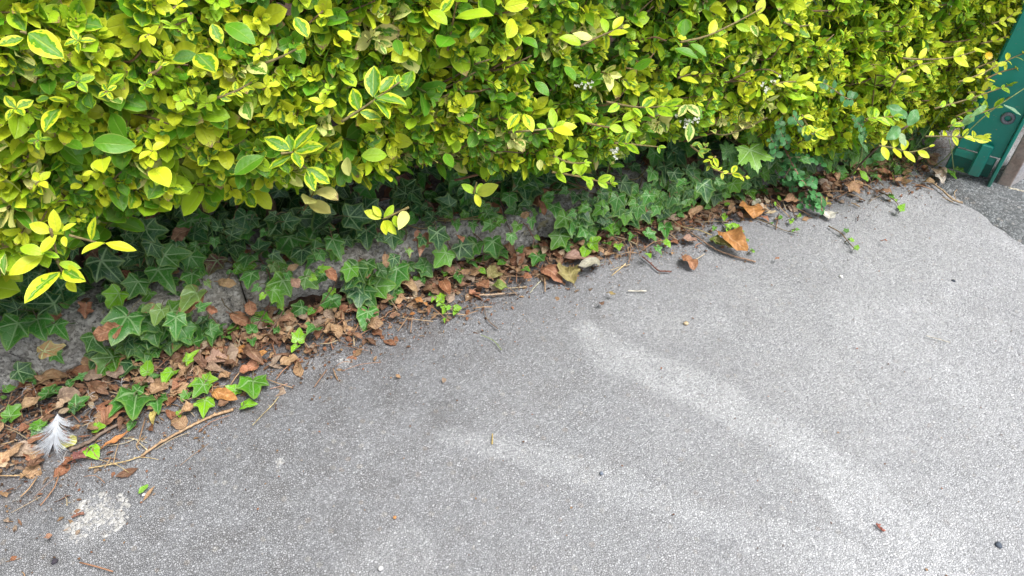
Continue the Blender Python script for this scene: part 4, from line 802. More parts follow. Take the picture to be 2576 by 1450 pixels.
# second cotoneaster sprays inside the hedge foot
A = Acc(); S = Acc(); root = empty('cotoneaster_shrub', ony(*k(R3, 1150, 800), 1.1), 'blue green cotoneaster spray pushing through the golden privet', 'shrub'); Bs = []; Ts = []
for ln in ([(830, 870), (900, 960), (1000, 1030)], [(1030, 620), (1100, 650), (1230, 740), (1290, 750)], [(720, 900), (740, 1000), (800, 1100)], [(660, 1040), (700, 1120), (690, 1200)], [(1280, 900), (1350, 960), (1370, 1060)]):
    Q = spline([ony(*k(R3, *p), 1.0+.0*i) for i, p in enumerate(ln)], 14); tube(S, Q, .0011, 5, (.3, .2, .12))
    for i in range(1, len(Q), 2):
        for sg in (-1, 1): Bs.append(Q[i]); Ts.append(nrm(np.cross(Q[i]-Q[i-1], [0, -.6, .6]))*sg+rng.normal(size=3)*.3)
n = len(Bs); leaves(A, T_ROUND, Bs, Ts, -f0+rng.normal(size=(n, 3))*.4, rng.uniform(.010, .020, n), .8, .2, .3, .01, .01, np.array([.035, .14, .045])*rng.uniform(.6, 1.8, (n, 1)))
A.build('foliage', MROUND, root); S.build('stem', MSTEM, root)
# sow thistle / mallow like weed
def weed(label, base, stems, lvs, col, cat='weed', nm='broadleaf_weed'):
    root = empty(nm, base, label, cat); S = Acc()
    for st, r_ in stems: tube(S, spline(st, 16), r_, 5, (.20, .13, .10) if r_ > .0018 else (.22, .30, .10))
    S.build('stem', MSTEM, root)
    for l in lvs:
        A = Acc(); reg, y = l[0], l[5]; a = k(reg, l[1], l[2]); b = k(reg, l[3], l[4]); B = ony(*a, y); n_ = nrm(-f0+np.array([0, 0, .5])+rng.normal(size=3)*.15); t, ln = viewdir(n_, b[0]-a[0], a[1]-b[1])
        leaves(A, T_ELL, B, t, n_, math.dist(a, b)*depth(B)/FPX*ln, l[6], .2, .4, .10, .03, jit(l[7] if len(l) > 7 else col, .1), np.array([[.2, rng.uniform(), .1]])); A.build('leaf', MROUND, root)
wb = onz(*k(R6, 1240, 400), 0)
weed('tall weed with soft blue green leaves leaning from the kerb foot towards the gate', wb, [([wb, ony(*k(R3, 1400, 1180), 1.0), ony(*k(R3, 1560, 1040), .97), ony(*k(R3, 1700, 950), .95)], .0024), ([wb, ony(*k(R3, 1330, 1230), 1.0), ony(*k(R3, 1360, 1100), .99)], .0016)],
     [(R3, 1700, 950, 1780, 820, .95, .55), (R3, 1640, 960, 1520, 1060, .96, .6), (R3, 1690, 900, 1560, 790, .95, .6), (R3, 1620, 1000, 1680, 1110, .96, .5, (.30, .40, .22)), (R3, 1430, 1180, 1530, 1200, .98, .7), (R3, 1440, 1200, 1380, 1240, .98, .6), (R3, 1350, 1080, 1390, 1160, .99, .4), (R3, 1340, 1000, 1330, 1100, 1.0, .4)], (.09, .25, .08))
wb = onz(*k(R6, 1870, 330), 0)
weed('thin weed stems crossing in front of the green gate', wb, [([wb, ony(*k(R3, 2000, 1180), .96), ony(*k(R3, 2090, 1060), .94), ony(*k(R3, 2300, 860), .93), ony(*k(R3, 2576, 670), .92)], .0012), ([onz(*k(R6, 2050, 380), 0), ony(*k(R3, 2030, 1150), .93), ony(*k(R3, 2010, 1050), .94)], .0010)],
     [(R3, 2110, 950, 2230, 850, .94, .4), (R3, 2180, 880, 2300, 790, .93, .3), (R3, 2020, 990, 2050, 930, .95, .5), (R3, 2420, 790, 2540, 880, .925, .18, (.18, .32, .2))], (.14, .30, .10), nm='thin_weed')
wb = onz(*k(R6, 1330, 410), 0)
weed('single bright green upright leaf in the litter below the tall weed', onz(*k(R6, 1390, 430), 0), [([onz(*k(R6, 1400, 430), 0), onz(*k(R6, 1398, 420), .01)], .0012)], [(R6, 1395, 425, 1350, 335, .95, .5, (.22, .45, .02))], (.22, .45, .02), nm='seedling', cat='seedling')
# yellow flower
A = Acc(); c = ony(*k(R3, 2305, 425), .97)
for i in range(14): a = i*.449; leaves(A, T_LOW, c, CR*math.cos(a)+CU*math.sin(a)-f0*.3, -f0, .010, .35, .1, .2, 0, 0, (.85, .55, .01))
S = Acc(); tube(S, spline([c, c+np.array([-.02, .02, -.08]), c+np.array([-.05, .05, -.3])], 10), .001, 5, (.16, .26, .08))
root = empty('yellow_flower', c, 'single yellow daisy like flower at the right end of the hedge', 'flower'); A.build('petals', MGRASS, root); S.build('stem', MSTEM, root)
# grass tuft
A = Acc(); gb = onz(*k(R6, 1620, 330), 0); Bs = []
for i in range(70):
    b = gb+np.array([rng.normal()*.05, rng.normal()*.025+.02, 0]); L = rng.uniform(.04, .10); d = nrm(np.array([rng.normal()*.7+.2, -rng.uniform(.1, .8), rng.uniform(.5, 1.0)])); Q = spline([b, b+d*L*.6, b+d*L+np.array([0, -.01, -L*.35])], 7)
    tube(A, Q, np.linspace(.0016, .0003, len(Q)), 4, jit((.13, .25, .04), .3), flat=.3)
tag(A.build('grass_tuft', MGRASS), 'tuft of fine green grass blades in the litter near the green gate', 'grass')
# dark shrub behind the hedge end
A = Acc(); n = 4200; c = np.array([2.12, 1.52, .40]); d = nrm(rng.normal(size=(n, 3)))*rng.uniform(.5, 1, (n, 1))**.4; B = c+d*np.array([.40, .42, .46]); B[:, 2] = np.maximum(B[:, 2], .03)
leaves(A, T_LOW, B, rng.normal(size=(n, 3)), d+np.array([0, 0, .6]), rng.uniform(.02, .04, n), .5, .15, .3, .02, 0, np.array([.05, .15, .03])*rng.uniform(.6, 1.6, (n, 1)), np.stack([rng.uniform(.5, 2, n), rng.uniform(0, .8, n), rng.uniform(size=n)], 1))
root = empty('dark_shrub', (c[0], c[1], 0), 'dark green shrub behind the gate at the top right corner', 'shrub'); A.build('foliage', MPRIV, root)
S = Acc(); tube(S, spline([(c[0], c[1], 0), (c[0], c[1], .4), (c[0]+.05, c[1], .75)], 8), np.linspace(.012, .005, 9)[:len(spline([(0, 0, 0), (0, 0, 1), (0, 1, 1)], 8))], 6, (.15, .1, .07)); S.build('trunk', MSTEM, root)

# ================================================================== GATE AND POST
GP1 = onz(*(2413, 369), .075); GP2 = onz(*(2513, 397), .075)
gate = empty('metal_gate', (GP2[0], GP2[1], 0), 'green painted metal gate edge beside the end of the hedge', 'gate')
gd = GP2-GP1; gw = np.linalg.norm(gd); gx = gd/gw; gz = np.array([0, 0, 1.0]); gy = np.cross(gz, gx)
if np.dot(gy, CP-GP1) < 0: gy = -gy
def gpt(s_, z, o=0.0): return GP1+gx*s_+gy*o+np.array([0, 0, z-.075])
A = Acc(); box(A, gpt(gw*.5, .075+.56), (gw*.5+.004, .004, .56), gx, gy, gz, .0015); A.build('panel', MPAINT, gate, smooth=False)
A = Acc(); box(A, gpt(gw+.008, .60, .003), (.0035, .018, .60), gx, gy, gz, .001); A.build('frame', MPAINT, gate, smooth=False)
A = Acc(); box(A, gpt(gw*.5-.004, .062, .002), (gw*.5, .003, .009), gx, gy, gz, .001); box(A, gpt(gw*.5-.004, .030, -.025), (gw*.5+.004, .003, .028), gx, gy, gz, .001); box(A, gpt(-.004, .60, -.02), (.003, .012, .60), gx, gy, gz, .001); A.build('bottom_rail', MPAINT, gate, smooth=False)
# bolt bracket
bx = onz(2458, 421, .03)
A = Acc(); s0 = gw*.62; box(A, gpt(s0, .062, .012), (.013, .006, .042), gx, gy, gz, .003); A.build('bracket', MPAINT, gate, smooth=False)
A = Acc(); rc = None
for z in np.linspace(.1, .4, 200):
    for s_ in np.linspace(0, gw, 60):
        p = gpt(s_, z, .008); dd = p-CP; kk = FPX/np.dot(dd, f0); X_ = 1288+np.dot(dd, CR)*kk; Y_ = 725-np.dot(dd, CU)*kk; e = (X_-2536)**2+(Y_-299)**2
        if rc is None or e < rc[0]: rc = (e, s_, z)
c = gpt(rc[1], rc[2], .007); a_ = np.linspace(0, 2*np.pi, 25); tube(A, [c+gx*.0105*math.cos(t)+gz*.0105*math.sin(t) for t in a_], .0042, 8, (.16, .17, .20)); A.build('washer', MMET, gate)
# post
PB = onz(2512, 462, 0)+np.array([.012, .0, 0]); root = empty('gate_post', PB, 'weathered brown grey post standing right of the green gate', 'post')
A = Acc(); n0 = 40; hgt = 1.25; p0 = onz(2503, 468, 0); p1 = onz(2537, 477, 0); ex = nrm(p1-p0); ey = np.array([-ex[1], ex[0], 0]); ey = ey if ey[1] > 0 else -ey; W1 = np.linalg.norm(p1-p0)
cor = [p0, p1, p1+(onz(2600, 440, 0)-p1)*1.3, p0+(onz(2600, 440, 0)-p1)*1.3]
zs = np.linspace(-.01, hgt, n0); per = []
for i in range(4):
    a, b = cor[i], cor[(i+1) % 4]; m_ = 10
    for t in np.linspace(.04, .96, m_): per.append((a+(b-a)*t, i))
Vv = []; tt = []
for z in zs:
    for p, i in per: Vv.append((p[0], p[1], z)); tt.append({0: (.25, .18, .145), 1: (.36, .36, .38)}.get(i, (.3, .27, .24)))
Vv = np.array(Vv); Vv[:, :2] += .0012*fbm(Vv*60, 81)[:, None]; m_ = len(per)
A.add(Vv, [[[i*m_+j, i*m_+(j+1) % m_, (i+1)*m_+(j+1) % m_, (i+1)*m_+j] for i in range(n0-1) for j in range(m_)]], np.array(tt)); A.f.append(np.array([[(n0-1)*m_+j for j in range(m_)]])); A.mi.append((1, 0)); A.build('shaft', MPOST, root)

# ================================================================== LITTER
TAN = (.52, .33, .18); RUST = (.36, .14, .07); BRN = (.28, .15, .09); ORG = (.60, .26, .07); PNK = (.50, .32, .24); CRM = (.66, .54, .36); GRY = (.42, .33, .25); OLV = (.42, .38, .14); COP = (.46, .20, .11); PGR = (.45, .50, .38); YLW = (.70, .62, .16); WHT = (.78, .74, .66); DRK = (.14, .07, .045); GRNL = (.17, .32, .05)
def fleaf(label, reg, l, tint, wd=.45, crump=.05, fold=.2, curl=.5, grp='dead leaves at the foot of the stone edging', cat='dead leaf', nm='fallen_leaf', tm=None, lift=.010, petiole=True, mat=None):
    A = Acc(); a = k(reg, *l[:2]); b = k(reg, *l[2:]); mid = ((a[0]+b[0])/2, (a[1]+b[1])/2); _, where = surf(*mid, lift)
    B = surf(*a, lift)[0] if where != 'ground' else onz(*a, lift)
    up = np.array([0, 0, 1.0]) if where == 'ground' else np.array([0, -.7, .7]); n = nrm(up+rng.normal(size=3)*.16); t, ln = viewdir(n, b[0]-a[0], a[1]-b[1]); L = math.dist(a, b)*depth(B)/FPX*ln
    leaves(A, tm or T_ELL, B, t, n, L, wd if tm is None else 1.0, fold, curl, .10, crump, jit(np.array(tint)*(.95 if mat is None and nm == 'fallen_leaf' else 1), .12), np.array([[rng.uniform(), rng.uniform(), rng.uniform()]]), jag=rng.uniform(.04, .16) if nm == 'fallen_leaf' else .03)
    if where == 'ground':
        zc = A.v[0][:, 2]; A.v[0][:, 2] += max(0, .004-zc.min())*.5; zc = A.v[0][:, 2]; A.v[0][:, 2] = np.where(zc < .005, .001+.004*np.exp((zc-.005)/.004), zc)
    if petiole and tm is None:
        e = B-t*L*.16; e[2] = max(e[2], .004) if where == 'ground' else e[2]; A.add(np.zeros((0, 3)), []); tube(A, spline([A.v[0][3] if False else B+t*L*.05, (B+e)/2, e], 4), .0009, 4, jit(np.array(tint)*.6, .1))
        A.u[-1] = np.full((len(A.v[-1]), 3), .5)
    return tag(A.build(nm, mat or MDRY), label, cat, grp)
LV = [
 (R7, (240, 295, 490, 230), TAN, .30, 'long tan dead leaf with a crumpled edge, against the stone at the far left'),
 (R7, (305, 290, 485, 255), RUST, .28, 'rust brown dead leaf tucked under the long tan one, far left'),
 (R7, (150, 450, 300, 350), TAN, .36, 'curled tan leaf with a hooked stalk at the far left'),
 (R7, (425, 350, 610, 330), GRY, .62, 'broad tan brown leaf with a hole above the feather'),
 (R7, (430, 430, 525, 370), CRM, .6, 'pale cream leaf fragment just above the feather'),
 (R7, (765, 560, 915, 400), COP, .50, 'large smooth brown leaf right of the feather'),
 (R7, (1605, 310, 1830, 360), ORG, .36, 'boat shaped orange leaf below the bright ivy pair'),
 (R7, (765, 130, 905, 75), TAN, .55, 'folded tan leaf against the stone, above the left litter heap'),
 (R7, (530, 160, 720, 190), RUST, .5, 'crumpled rust leaf against the stone, left'),
 (R7, (1555, 70, 1720, 60), PNK, .62, 'large dusty pink brown leaf in the middle of the left litter'),
 (R7, (1720, -20, 1830, 95), GRY, .62, 'grey brown ridged leaf lying on the dusty pink one'),
 (R7, (1790, 20, 1850, -30), ORG, .5, 'small orange red leaf scrap on top of the grey brown leaf'),
 (R7, (1900, 55, 2010, 5), ORG, .36, 'narrow orange pointed leaf right of the grey brown leaf'),
 (R7, (2120, 100, 2250, 55), TAN, .55, 'tan crinkled leaf with a long stalk at the right of the left litter'),
 (R7, (1830, -20, 2040, 60), BRN, .3, 'thin dark brown leaf beneath the narrow orange one'),
 (R7, (720, 430, 835, 410), RUST, .3, 'small rust leaf sliver above the large smooth brown leaf'),
 (R7, (1140, 320, 1230, 250), TAN, .6, 'rolled tan leaf left of the bright ivy pair'),
 (R7, (1345, 480, 1455, 410), TAN, .4, 'flat tan leaf piece between lime ivy leaves'),
 (R7, (1180, 430, 1200, 545), YLW, .28, 'curled yellow leaf stalk on bare asphalt'),
 (R7, (1650, 405, 1725, 385), BRN, .7, 'small brown pointed leaf below the orange boat shaped one'),
 (R7, (620, 210, 800, 190), GRY, .5, 'dull brown leaf under small dark ivy leaves'),
 (R7, (650, 240, 860, 320), BRN, .3, 'long brown curled strip across the left litter'),
 (R7, (380, 170, 480, 220), TAN, .4, 'light brown leaf edge beside the stone at the left'),
 (R7, (880, 140, 960, 200), GRY, .6, 'dusty brown leaf beside the dark star shaped ivy'),
 (R7, (1060, 250, 1180, 220), PNK, .5, 'pinkish brown leaf behind the double ivy leaf'),
 (R7, (130, 280, 215, 260), RUST, .6, 'rust coloured leaf flake at the far left under the stone'),
 (R7, (1540, 130, 1740, 150), PNK, .25, 'brown leaf rim below the large dusty pink leaf'),
 (R7, (1650, 200, 1720, 170), TAN, .6, 'small tan leaf above the boat shaped orange leaf'),
 (R7, (190, 700, 340, 640), COP, .25, 'twisted copper strip left of the feather tip'),
 (R7, (0, 540, 40, 600), TAN, .6, 'tan leaf cut by the left edge of the picture'),
 (R7, (230, 560, 160, 600), COP, .6, 'copper leaf flake under the left side of the feather'),
 (R7, (200, 870, 290, 840), DRK, .6, 'dark red brown shrivelled leaf clump at lower left'),
 (R7, (240, 850, 290, 790), BRN, .2, 'dark brown shrivelled stalk leaf at lower left'),
 (R7, (460, 860, 540, 830), RUST, .6, 'reddish brown leaf fragment below the pale yellow leaf'),
 (R7, (560, 830, 620, 750), (.30, .10, .12), .5, 'purple red leaf sliver beside the heart shaped ivy leaf'),
 (R7, (770, 730, 930, 640), ORG, .18, 'orange ribbed conifer like scrap above the forked straw'),
 (R7, (340, 1405, 385, 1395), (.62, .34, .24), .75, 'small flat peach coloured leaf piece alone at lower left'),
 (R7, (150, 965, 185, 935), TAN, .7, 'little tan leaf on the asphalt at the left edge'),
 (R5, (885, 945, 1105, 925), TAN, .40, 'long tan leaf with dark edge in front of the bare stone, centre'),
 (R5, (1105, 960, 1195, 900), OLV, .62, 'yellowish leaf at the right end of the long tan leaf'),
 (R5, (1500, 895, 1680, 1022), COP, .48, 'copper beech leaf with clear side veins on the asphalt, centre'),
 (R5, (1755, 1015, 1680, 870), OLV, .48, 'olive yellow leaf with a curved brown stalk beside the copper leaf'),
 (R5, (1970, 845, 1770, 875), PGR, .30, 'pale grey green leaf underside right of the olive yellow leaf'),
 (R5, (1680, 818, 1950, 850), PNK, .30, 'pale pinkish leaf behind the grey green one'),
 (R5, (1290, 795, 1480, 780), TAN, .30, 'light brown leaf lying under the mid green ivy leaf, centre'),
 (R5, (1385, 750, 1480, 745), ORG, .5, 'orange brown leaf scrap on the light brown leaf'),
 (R5, (1035, 1005, 1120, 1045), COP, .62, 'copper leaf fragment below the long tan leaf'),
 (R5, (1135, 1015, 1258, 1035), GRNL, .45, 'half green half brown leaf piece on the asphalt, centre'),
 (R5, (275, 1090, 385, 1075), WHT, .55, 'pale cream leaf at the foot of the stone, centre left'),
 (R5, (440, 1010, 600, 1060), TAN, .35, 'tan leaf in the litter left of the lime ivy runner'),
 (R5, (610, 1050, 820, 1130), BRN, .35, 'brown leaf partly under the lime ivy runner'),
 (R5, (560, 1130, 665, 1170), ORG, .25, 'narrow orange leaf left of the lime ivy runner'),
 (R5, (660, 1230, 690, 1165), COP, .4, 'small copper leaf just below the narrow orange one'),
 (R5, (760, 1000, 850, 1110), RUST, .3, 'thin rust red leaf right of the lime ivy runner'),
 (R5, (870, 1020, 980, 1010), BRN, .3, 'dark brown leaf sliver under the long tan leaf'),
 (R5, (330, 780, 345, 890), TAN, .45, 'tan leaf hanging point down on the stone, centre left'),
 (R5, (1490, 375, 1540, 500), COP, .35, 'upright brown leaf in the ivy above the bare stone'),
 (R5, (1420, 470, 1350, 500), TAN, .6, 'tan leaf caught between ivy above the bare stone'),
 (R5, (870, 640, 925, 695), COP, .5, 'small brown leaf on the face of the bare stone'),
 (R5, (2080, 560, 2010, 590), GRY, .5, 'grey brown leaf inside the dense ivy'),
 (R5, (1830, 650, 1950, 600), GRY, .6, 'crumpled grey leaf at the foot of the dense ivy'),
 (R5, (1980, 790, 2080, 780), TAN, .3, 'thin tan leaf in the litter below the dense ivy'),
 (R5, (1360, 950, 1440, 970), COP, .5, 'copper flake under the small ivy leaf, centre'),
 (R5, (520, 1240, 560, 1235), ORG, .8, 'bright orange leaf crumb on the asphalt, centre left'),
 (R5, (2010, 1075, 2070, 1090), OLV, .35, 'small yellowish leaf alone on the asphalt right of the copper leaf'),
 (R5, (1950, 1150, 1975, 1165), DRK, .9, 'tiny dark brown scrap alone on the asphalt'),
 (R6, (500, 600, 490, 720), ORG, .85, 'bright orange leaf with a dark red tip beside the ivy'),
 (R6, (520, 612, 612, 562), PGR, .42, 'pale blue green leaf behind the bright orange leaf'),
 (R6, (525, 630, 645, 650), CRM, .50, 'cream leaf right of the bright orange leaf'),
 (R6, (630, 665, 725, 658), CRM, .25, 'narrow cream leaf pointing right from the cream leaf'),
 (R6, (580, 690, 655, 735), COP, .35, 'rolled brown leaf below the cream leaf'),
 (R6, (0, 860, 105, 880), PNK, .65, 'pinkish brown leaf left of the big orange and green leaf'),
 (R6, (275, 810, 418, 975), ORG, .42, 'large orange brown leaf with yellow green edge on the asphalt'),
 (R6, (300, 900, 205, 850), GRNL, .7, 'green leaf lying against the large orange leaf'),
 (R6, (240, 870, 370, 950), (.50, .58, .18), .4, 'yellow green leaf strip beside the large orange leaf'),
 (R6, (300, 815, 352, 850), WHT, .5, 'white leaf scrap above the large orange leaf'),
 (R6, (680, 510, 815, 605), BRN, .40, 'long folded brown leaf left of the cotoneaster'),
 (R6, (760, 570, 905, 560), TAN, .40, 'tan leaf under the cotoneaster twigs'),
 (R6, (1000, 430, 1125, 495), GRY, .42, 'smooth grey brown curled leaf right of the cotoneaster'),
 (R6, (890, 420, 1000, 450), CRM, .35, 'pale leaf beneath the cotoneaster branch'),
 (R6, (1140, 440, 1215, 475), TAN, .5, 'light tan leaf right of the curled grey brown one'),
 (R6, (1220, 440, 1295, 530), TAN, .5, 'tan leaf with a pointed lower tip below the tall weed'),
 (R6, (1440, 345, 1610, 410), COP, .30, 'long glossy reddish brown leaf near the grass tuft'),
 (R6, (1100, 705, 1165, 645), WHT, .75, 'white papery leaf at the tip of the cotoneaster branch'),
 (R6, (1450, 490, 1560, 530), BRN, .25, 'thin brown leaf at the start of the small ivy runner'),
 (R6, (0, 985, 68, 1095), COP, .55, 'curled ribbed copper leaf alone on the asphalt, right of centre'),
 (R6, (700, 1010, 740, 1000), COP, .5, 'small brown chip on open asphalt right of the large orange leaf'),
 (R6, (1500, 870, 1545, 872), COP, .35, 'tiny copper sliver far out on the asphalt at right'),
 (R6, (1965, 440, 1970, 335), WHT, .35, 'upright white leaf piece near the gate'),
 (R6, (1880, 320, 1920, 440), GRY, .5, 'grey brown leaf beside the upright white piece'),
 (R6, (1820, 425, 1880, 440), TAN, .6, 'light brown leaf at the kerb end near the gate'),
 (R6, (1860, 250, 1960, 230), PNK, .6, 'round pinkish leaf under the end of the hedge'),
 (R6, (1780, 260, 1850, 220), PNK, .5, 'pale pink brown leaf beside the round pinkish one'),
 (R6, (1440, 300, 1510, 320), TAN, .7, 'round tan leaf behind the grass tuft'),
 (R6, (1100, 250, 1160, 200), RUST, .6, 'rust leaf in the ivy behind the cotoneaster'),
 (R6, (2130, 170, 2175, 160), COP, .6, 'small brown leaf lodged on the bottom rail of the gate'),
 (R6, (1340, 400, 1440, 430), GRY, .4, 'dusty leaf beneath the tall weed'),
 (R6, (1600, 420, 1700, 400), TAN, .35, 'thin tan leaf in front of the grass tuft'),
 (R4, (920, 1140, 735, 1215), COP, .55, 'crumpled brown ivy leaf on the face of the left stone'),
 (R4, (440, 1020, 400, 1105), COP, .9, 'brown folded leaf on top of the left stone'),
 (R4, (1540, 900, 1400, 1060), COP, .35, 'long brown scorched leaf over the olive ivy leaf'),
 (R4, (1730, 1040, 1870, 1130), COP, .45, 'brown leaf at the foot of the stone, left of centre'),
 (R4, (1880, 950, 1900, 1060), COP, .7, 'pale brown ivy leaf hanging on the grey stone'),
 (R4, (1640, 800, 1790, 820), TAN, .4, 'tan leaf wedged on top of the stone by the purple ivy leaf'),
 (R4, (1430, 400, 1300, 500), BRN, .5, 'dark brown leaf in the shade under the hedge, left'),
 (R4, (920, 720, 1000, 790), RUST, .6, 'rust leaf in the dark gap beside the big dark ivy leaf'),
 (R4, (1990, 1000, 2110, 1010), BRN, .25, 'dark curled leaf at the foot of the grey stone'),
 (R4, (1560, 990, 1640, 1030), COP, .6, 'brown pointed leaf beside the scorched ivy'),
 (R4, (2460, 700, 2540, 800), COP, .55, 'reddish brown leaf on the stone, centre left'),
 (R4, (2200, 780, 2260, 850), PNK, .7, 'small pinkish leaf hanging on the grey stone'),
 (R4, (2170, 720, 2250, 670), TAN, .45, 'light brown leaf at the top edge of the grey stone'),
 (R4, (2150, 1130, 2230, 1100), GRY, .55, 'grey brown leaf in the litter, centre left'),
 (R4, (2240, 1060, 2340, 1100), GRY, .4, 'curved grey leaf at the foot of the stone, centre left'),
 (R4, (1960, 1100, 2080, 1130), ORG, .45, 'orange brown leaf below the grey stone'),
 (R4, (2440, 1180, 2570, 1160), TAN, .6, 'large tan angular leaf right of the left litter heap'),
 (R4, (640, 640, 730, 560), BRN, .4, 'large dark brown leaf deep in the shade under the hedge'),
]
for i, (reg, l, tint, wd, lab) in enumerate(LV):
    ph_ = (i*37) % 10/10
    fleaf(lab, reg, l, tint, wd*1.15, .06+.09*ph_, .12+.45*ph_, .2+1.2*(1-ph_), lift=.008+.010*((i*7) % 5)/5)
# big brown dead ivy leaves on the stones
fleaf('large dead brown ivy leaf with a green heart on the left stone', R4, (650, 980, 640, 1085), COP, tm=T_IVY, crump=.12, petiole=False)
fleaf('large dead reddish ivy leaf draped over the stone behind the yellow shoot', R5, (610, 650, 600, 795), (.42, .2, .12), tm=T_IVYN, crump=.10, petiole=False)
fleaf('pale yellow round leaf with notched edge below the feather', R7, (475, 740, 478, 652), (.62, .66, .16), .95, .02, .1, .3, nm='yellow_leaf', cat='leaf', tm=None, petiole=False)
fleaf('small bright green leaf clipping alone on the asphalt, lower left', R7, (1045, 1075, 1085, 1022), (.22, .46, .05), .5, .02, .1, .3, nm='leaf_clipping', cat='leaf', petiole=False, mat=MROUND)
fleaf('yellow privet leaf fallen beside the cotoneaster tip', R6, (1070, 590, 1110, 600), YLW, .7, .03, nm='yellow_leaf', cat='leaf', petiole=False)
fleaf('thin yellow upright leaf beside the cotoneaster tip', R6, (1085, 580, 1098, 535), YLW, .3, .03, nm='yellow_leaf', cat='leaf', petiole=False)

# loose crumbs and countless small dead scraps
def reach(x): return np.interp(x, [-.7, -.45, -.3, -.1, .1, .3, .5, .8, 1.1, 1.45], [.27, .25, .20, .15, .14, .11, .09, .085, .085, .11])
A = Acc(); n = 7600; x = rng.uniform(-.75, 1.60, n); t = np.abs(rng.normal(size=n))*.62; y = 1.115-t*reach(x); z = rng.uniform(.002, .009, n)*np.clip(1.4-t, .2, 1)
B = np.stack([x, y, z], 1); kc = rng.integers(0, 7, n); cols = np.array([BRN, RUST, TAN, DRK, COP, GRY, TAN])[kc]*rng.uniform(.6, 1.2, (n, 1)); T = np.stack([rng.normal(size=n), rng.normal(size=n), rng.normal(size=n)*.25], 1); N = np.array([0, 0, 1.])+rng.normal(size=(n, 3))*.45
L = np.where(rng.uniform(size=n) < .10, rng.uniform(.016, .034, n), rng.uniform(.004, .013, n)); W = np.where(rng.uniform(size=n) < .45, rng.uniform(.10, .22, n), rng.uniform(.35, .8, n))
leaves(A, T_LOW, B, T, N, L, W, rng.uniform(0, .6, n), rng.uniform(-.5, 1.3, n), .1, .08, cols)
n = 1050; x = np.where(rng.uniform(size=n) < .42, rng.uniform(-.75, .05, n), rng.uniform(-.2, 1.58, n)); x = x[fbm(np.stack([x*7, x*0], 1), 101)+rng.uniform(-.6, .6, n) > -.05]; n = len(x); t = np.minimum(np.abs(rng.normal(size=n)), 1.7)*.5; y = 1.112-t*reach(x); B = np.stack([x, y, rng.uniform(.004, .014, n)], 1)
leaves(A, T_PRIV, B, np.stack([rng.normal(size=n), rng.normal(size=n), rng.normal(size=n)*.25], 1), np.array([0, -.1, 1.])+rng.normal(size=(n, 3))*.4, rng.uniform(.014, .042, n), rng.uniform(.22, .6, n), rng.uniform(0, .8, n), rng.uniform(-.4, 1.8, n), .12, .14, np.array([BRN, TAN, COP, TAN, GRY, DRK, TAN, CRM])[rng.integers(0, 8, n)]*rng.uniform(.6, 1.35, (n, 1)), None, .14)
for i in range(620):   # bits of stalk in the litter
    x = rng.uniform(-.7, 1.5); y = 1.11-abs(rng.normal())*.6*float(reach(x)); a = rng.uniform(0, 3.14); l = rng.uniform(.008, .035); d = np.array([math.cos(a), math.sin(a), 0])
    tube(A, spline([(x, y, .006)-d*l, np.array([x, y, .009])+rng.normal(size=3)*np.array([.003, .003, .001]), (x, y, .006)+d*l], 5), rng.uniform(.0005, .0013), 4, jit(random.choice([TAN, RUST, BRN, CRM]), .2))
tag(A.build('leaf_litter', MDRY), 'brown leaf crumbs and scraps along the foot of the stone edging', 'leaf litter', None, 'stuff')
A = Acc(); n = 2600; x = rng.uniform(-.8, 1.5, n); y = 1.10-np.abs(rng.normal(size=n))*.9*reach(x)-.02; xs = rng.uniform(-.6, 1.6, 260); ys = rng.uniform(.2, 1.0, 260); x = np.r_[x, xs]; y = np.r_[y, ys]; n = len(x)
B = np.stack([x, y, np.full(n, .0022)], 1)
leaves(A, T_LOW, B, np.stack([rng.normal(size=n), rng.normal(size=n), rng.normal(size=n)*.1], 1), np.array([0, 0, 1.])+rng.normal(size=(n, 3))*.2, rng.uniform(.0015, .0048, n), rng.uniform(.3, .9, n), .2, .6, .1, .05, np.array([BRN, COP, DRK, TAN, (.3, .3, .3), (.6, .58, .55)])[rng.integers(0, 6, n)])
n = 9000; x = rng.uniform(-.8, 1.55, n); B = np.stack([x, 1.112-np.abs(rng.normal(size=n))*.55*reach(x), rng.uniform(.001, .005, n)], 1)
leaves(A, T_LOW, B, rng.normal(size=(n, 3))*np.array([1, 1, .3]), np.array([0, 0, 1.])+rng.normal(size=(n, 3))*.5, rng.uniform(.002, .006, n), rng.uniform(.4, 1, n), .2, .8, .1, .1, np.array([(.06, .04, .03), (.10, .07, .05), (.16, .12, .09), (.22, .20, .18)])[rng.integers(0, 4, n)])
tag(A.build('leaf_crumbs', MDRY), 'fine brown crumbs scattered over the asphalt', 'debris', None, 'stuff')
# litter and dead leaves in the shade under the hedge
A = Acc(); n = 900; x = rng.uniform(-.8, 1.5, n); y = rng.uniform(1.15, 1.5, n); B = np.stack([x, y, .075*np.clip((1.5-x)/.5, .15, 1)+rng.uniform(0, .02, n)], 1)
leaves(A, T_LOW, B, rng.normal(size=(n, 3))*np.array([1, 1, .3]), np.array([0, -.2, 1.])+rng.normal(size=(n, 3))*.4, rng.uniform(.02, .05, n), .5, .3, .6, .05, .06, np.array([BRN, RUST, COP, DRK])[rng.integers(0, 4, n)])
tag(A.build('leaf_mould', MDRY), 'brown dead leaves under the hedge behind the ivy', 'leaf litter', None, 'stuff')

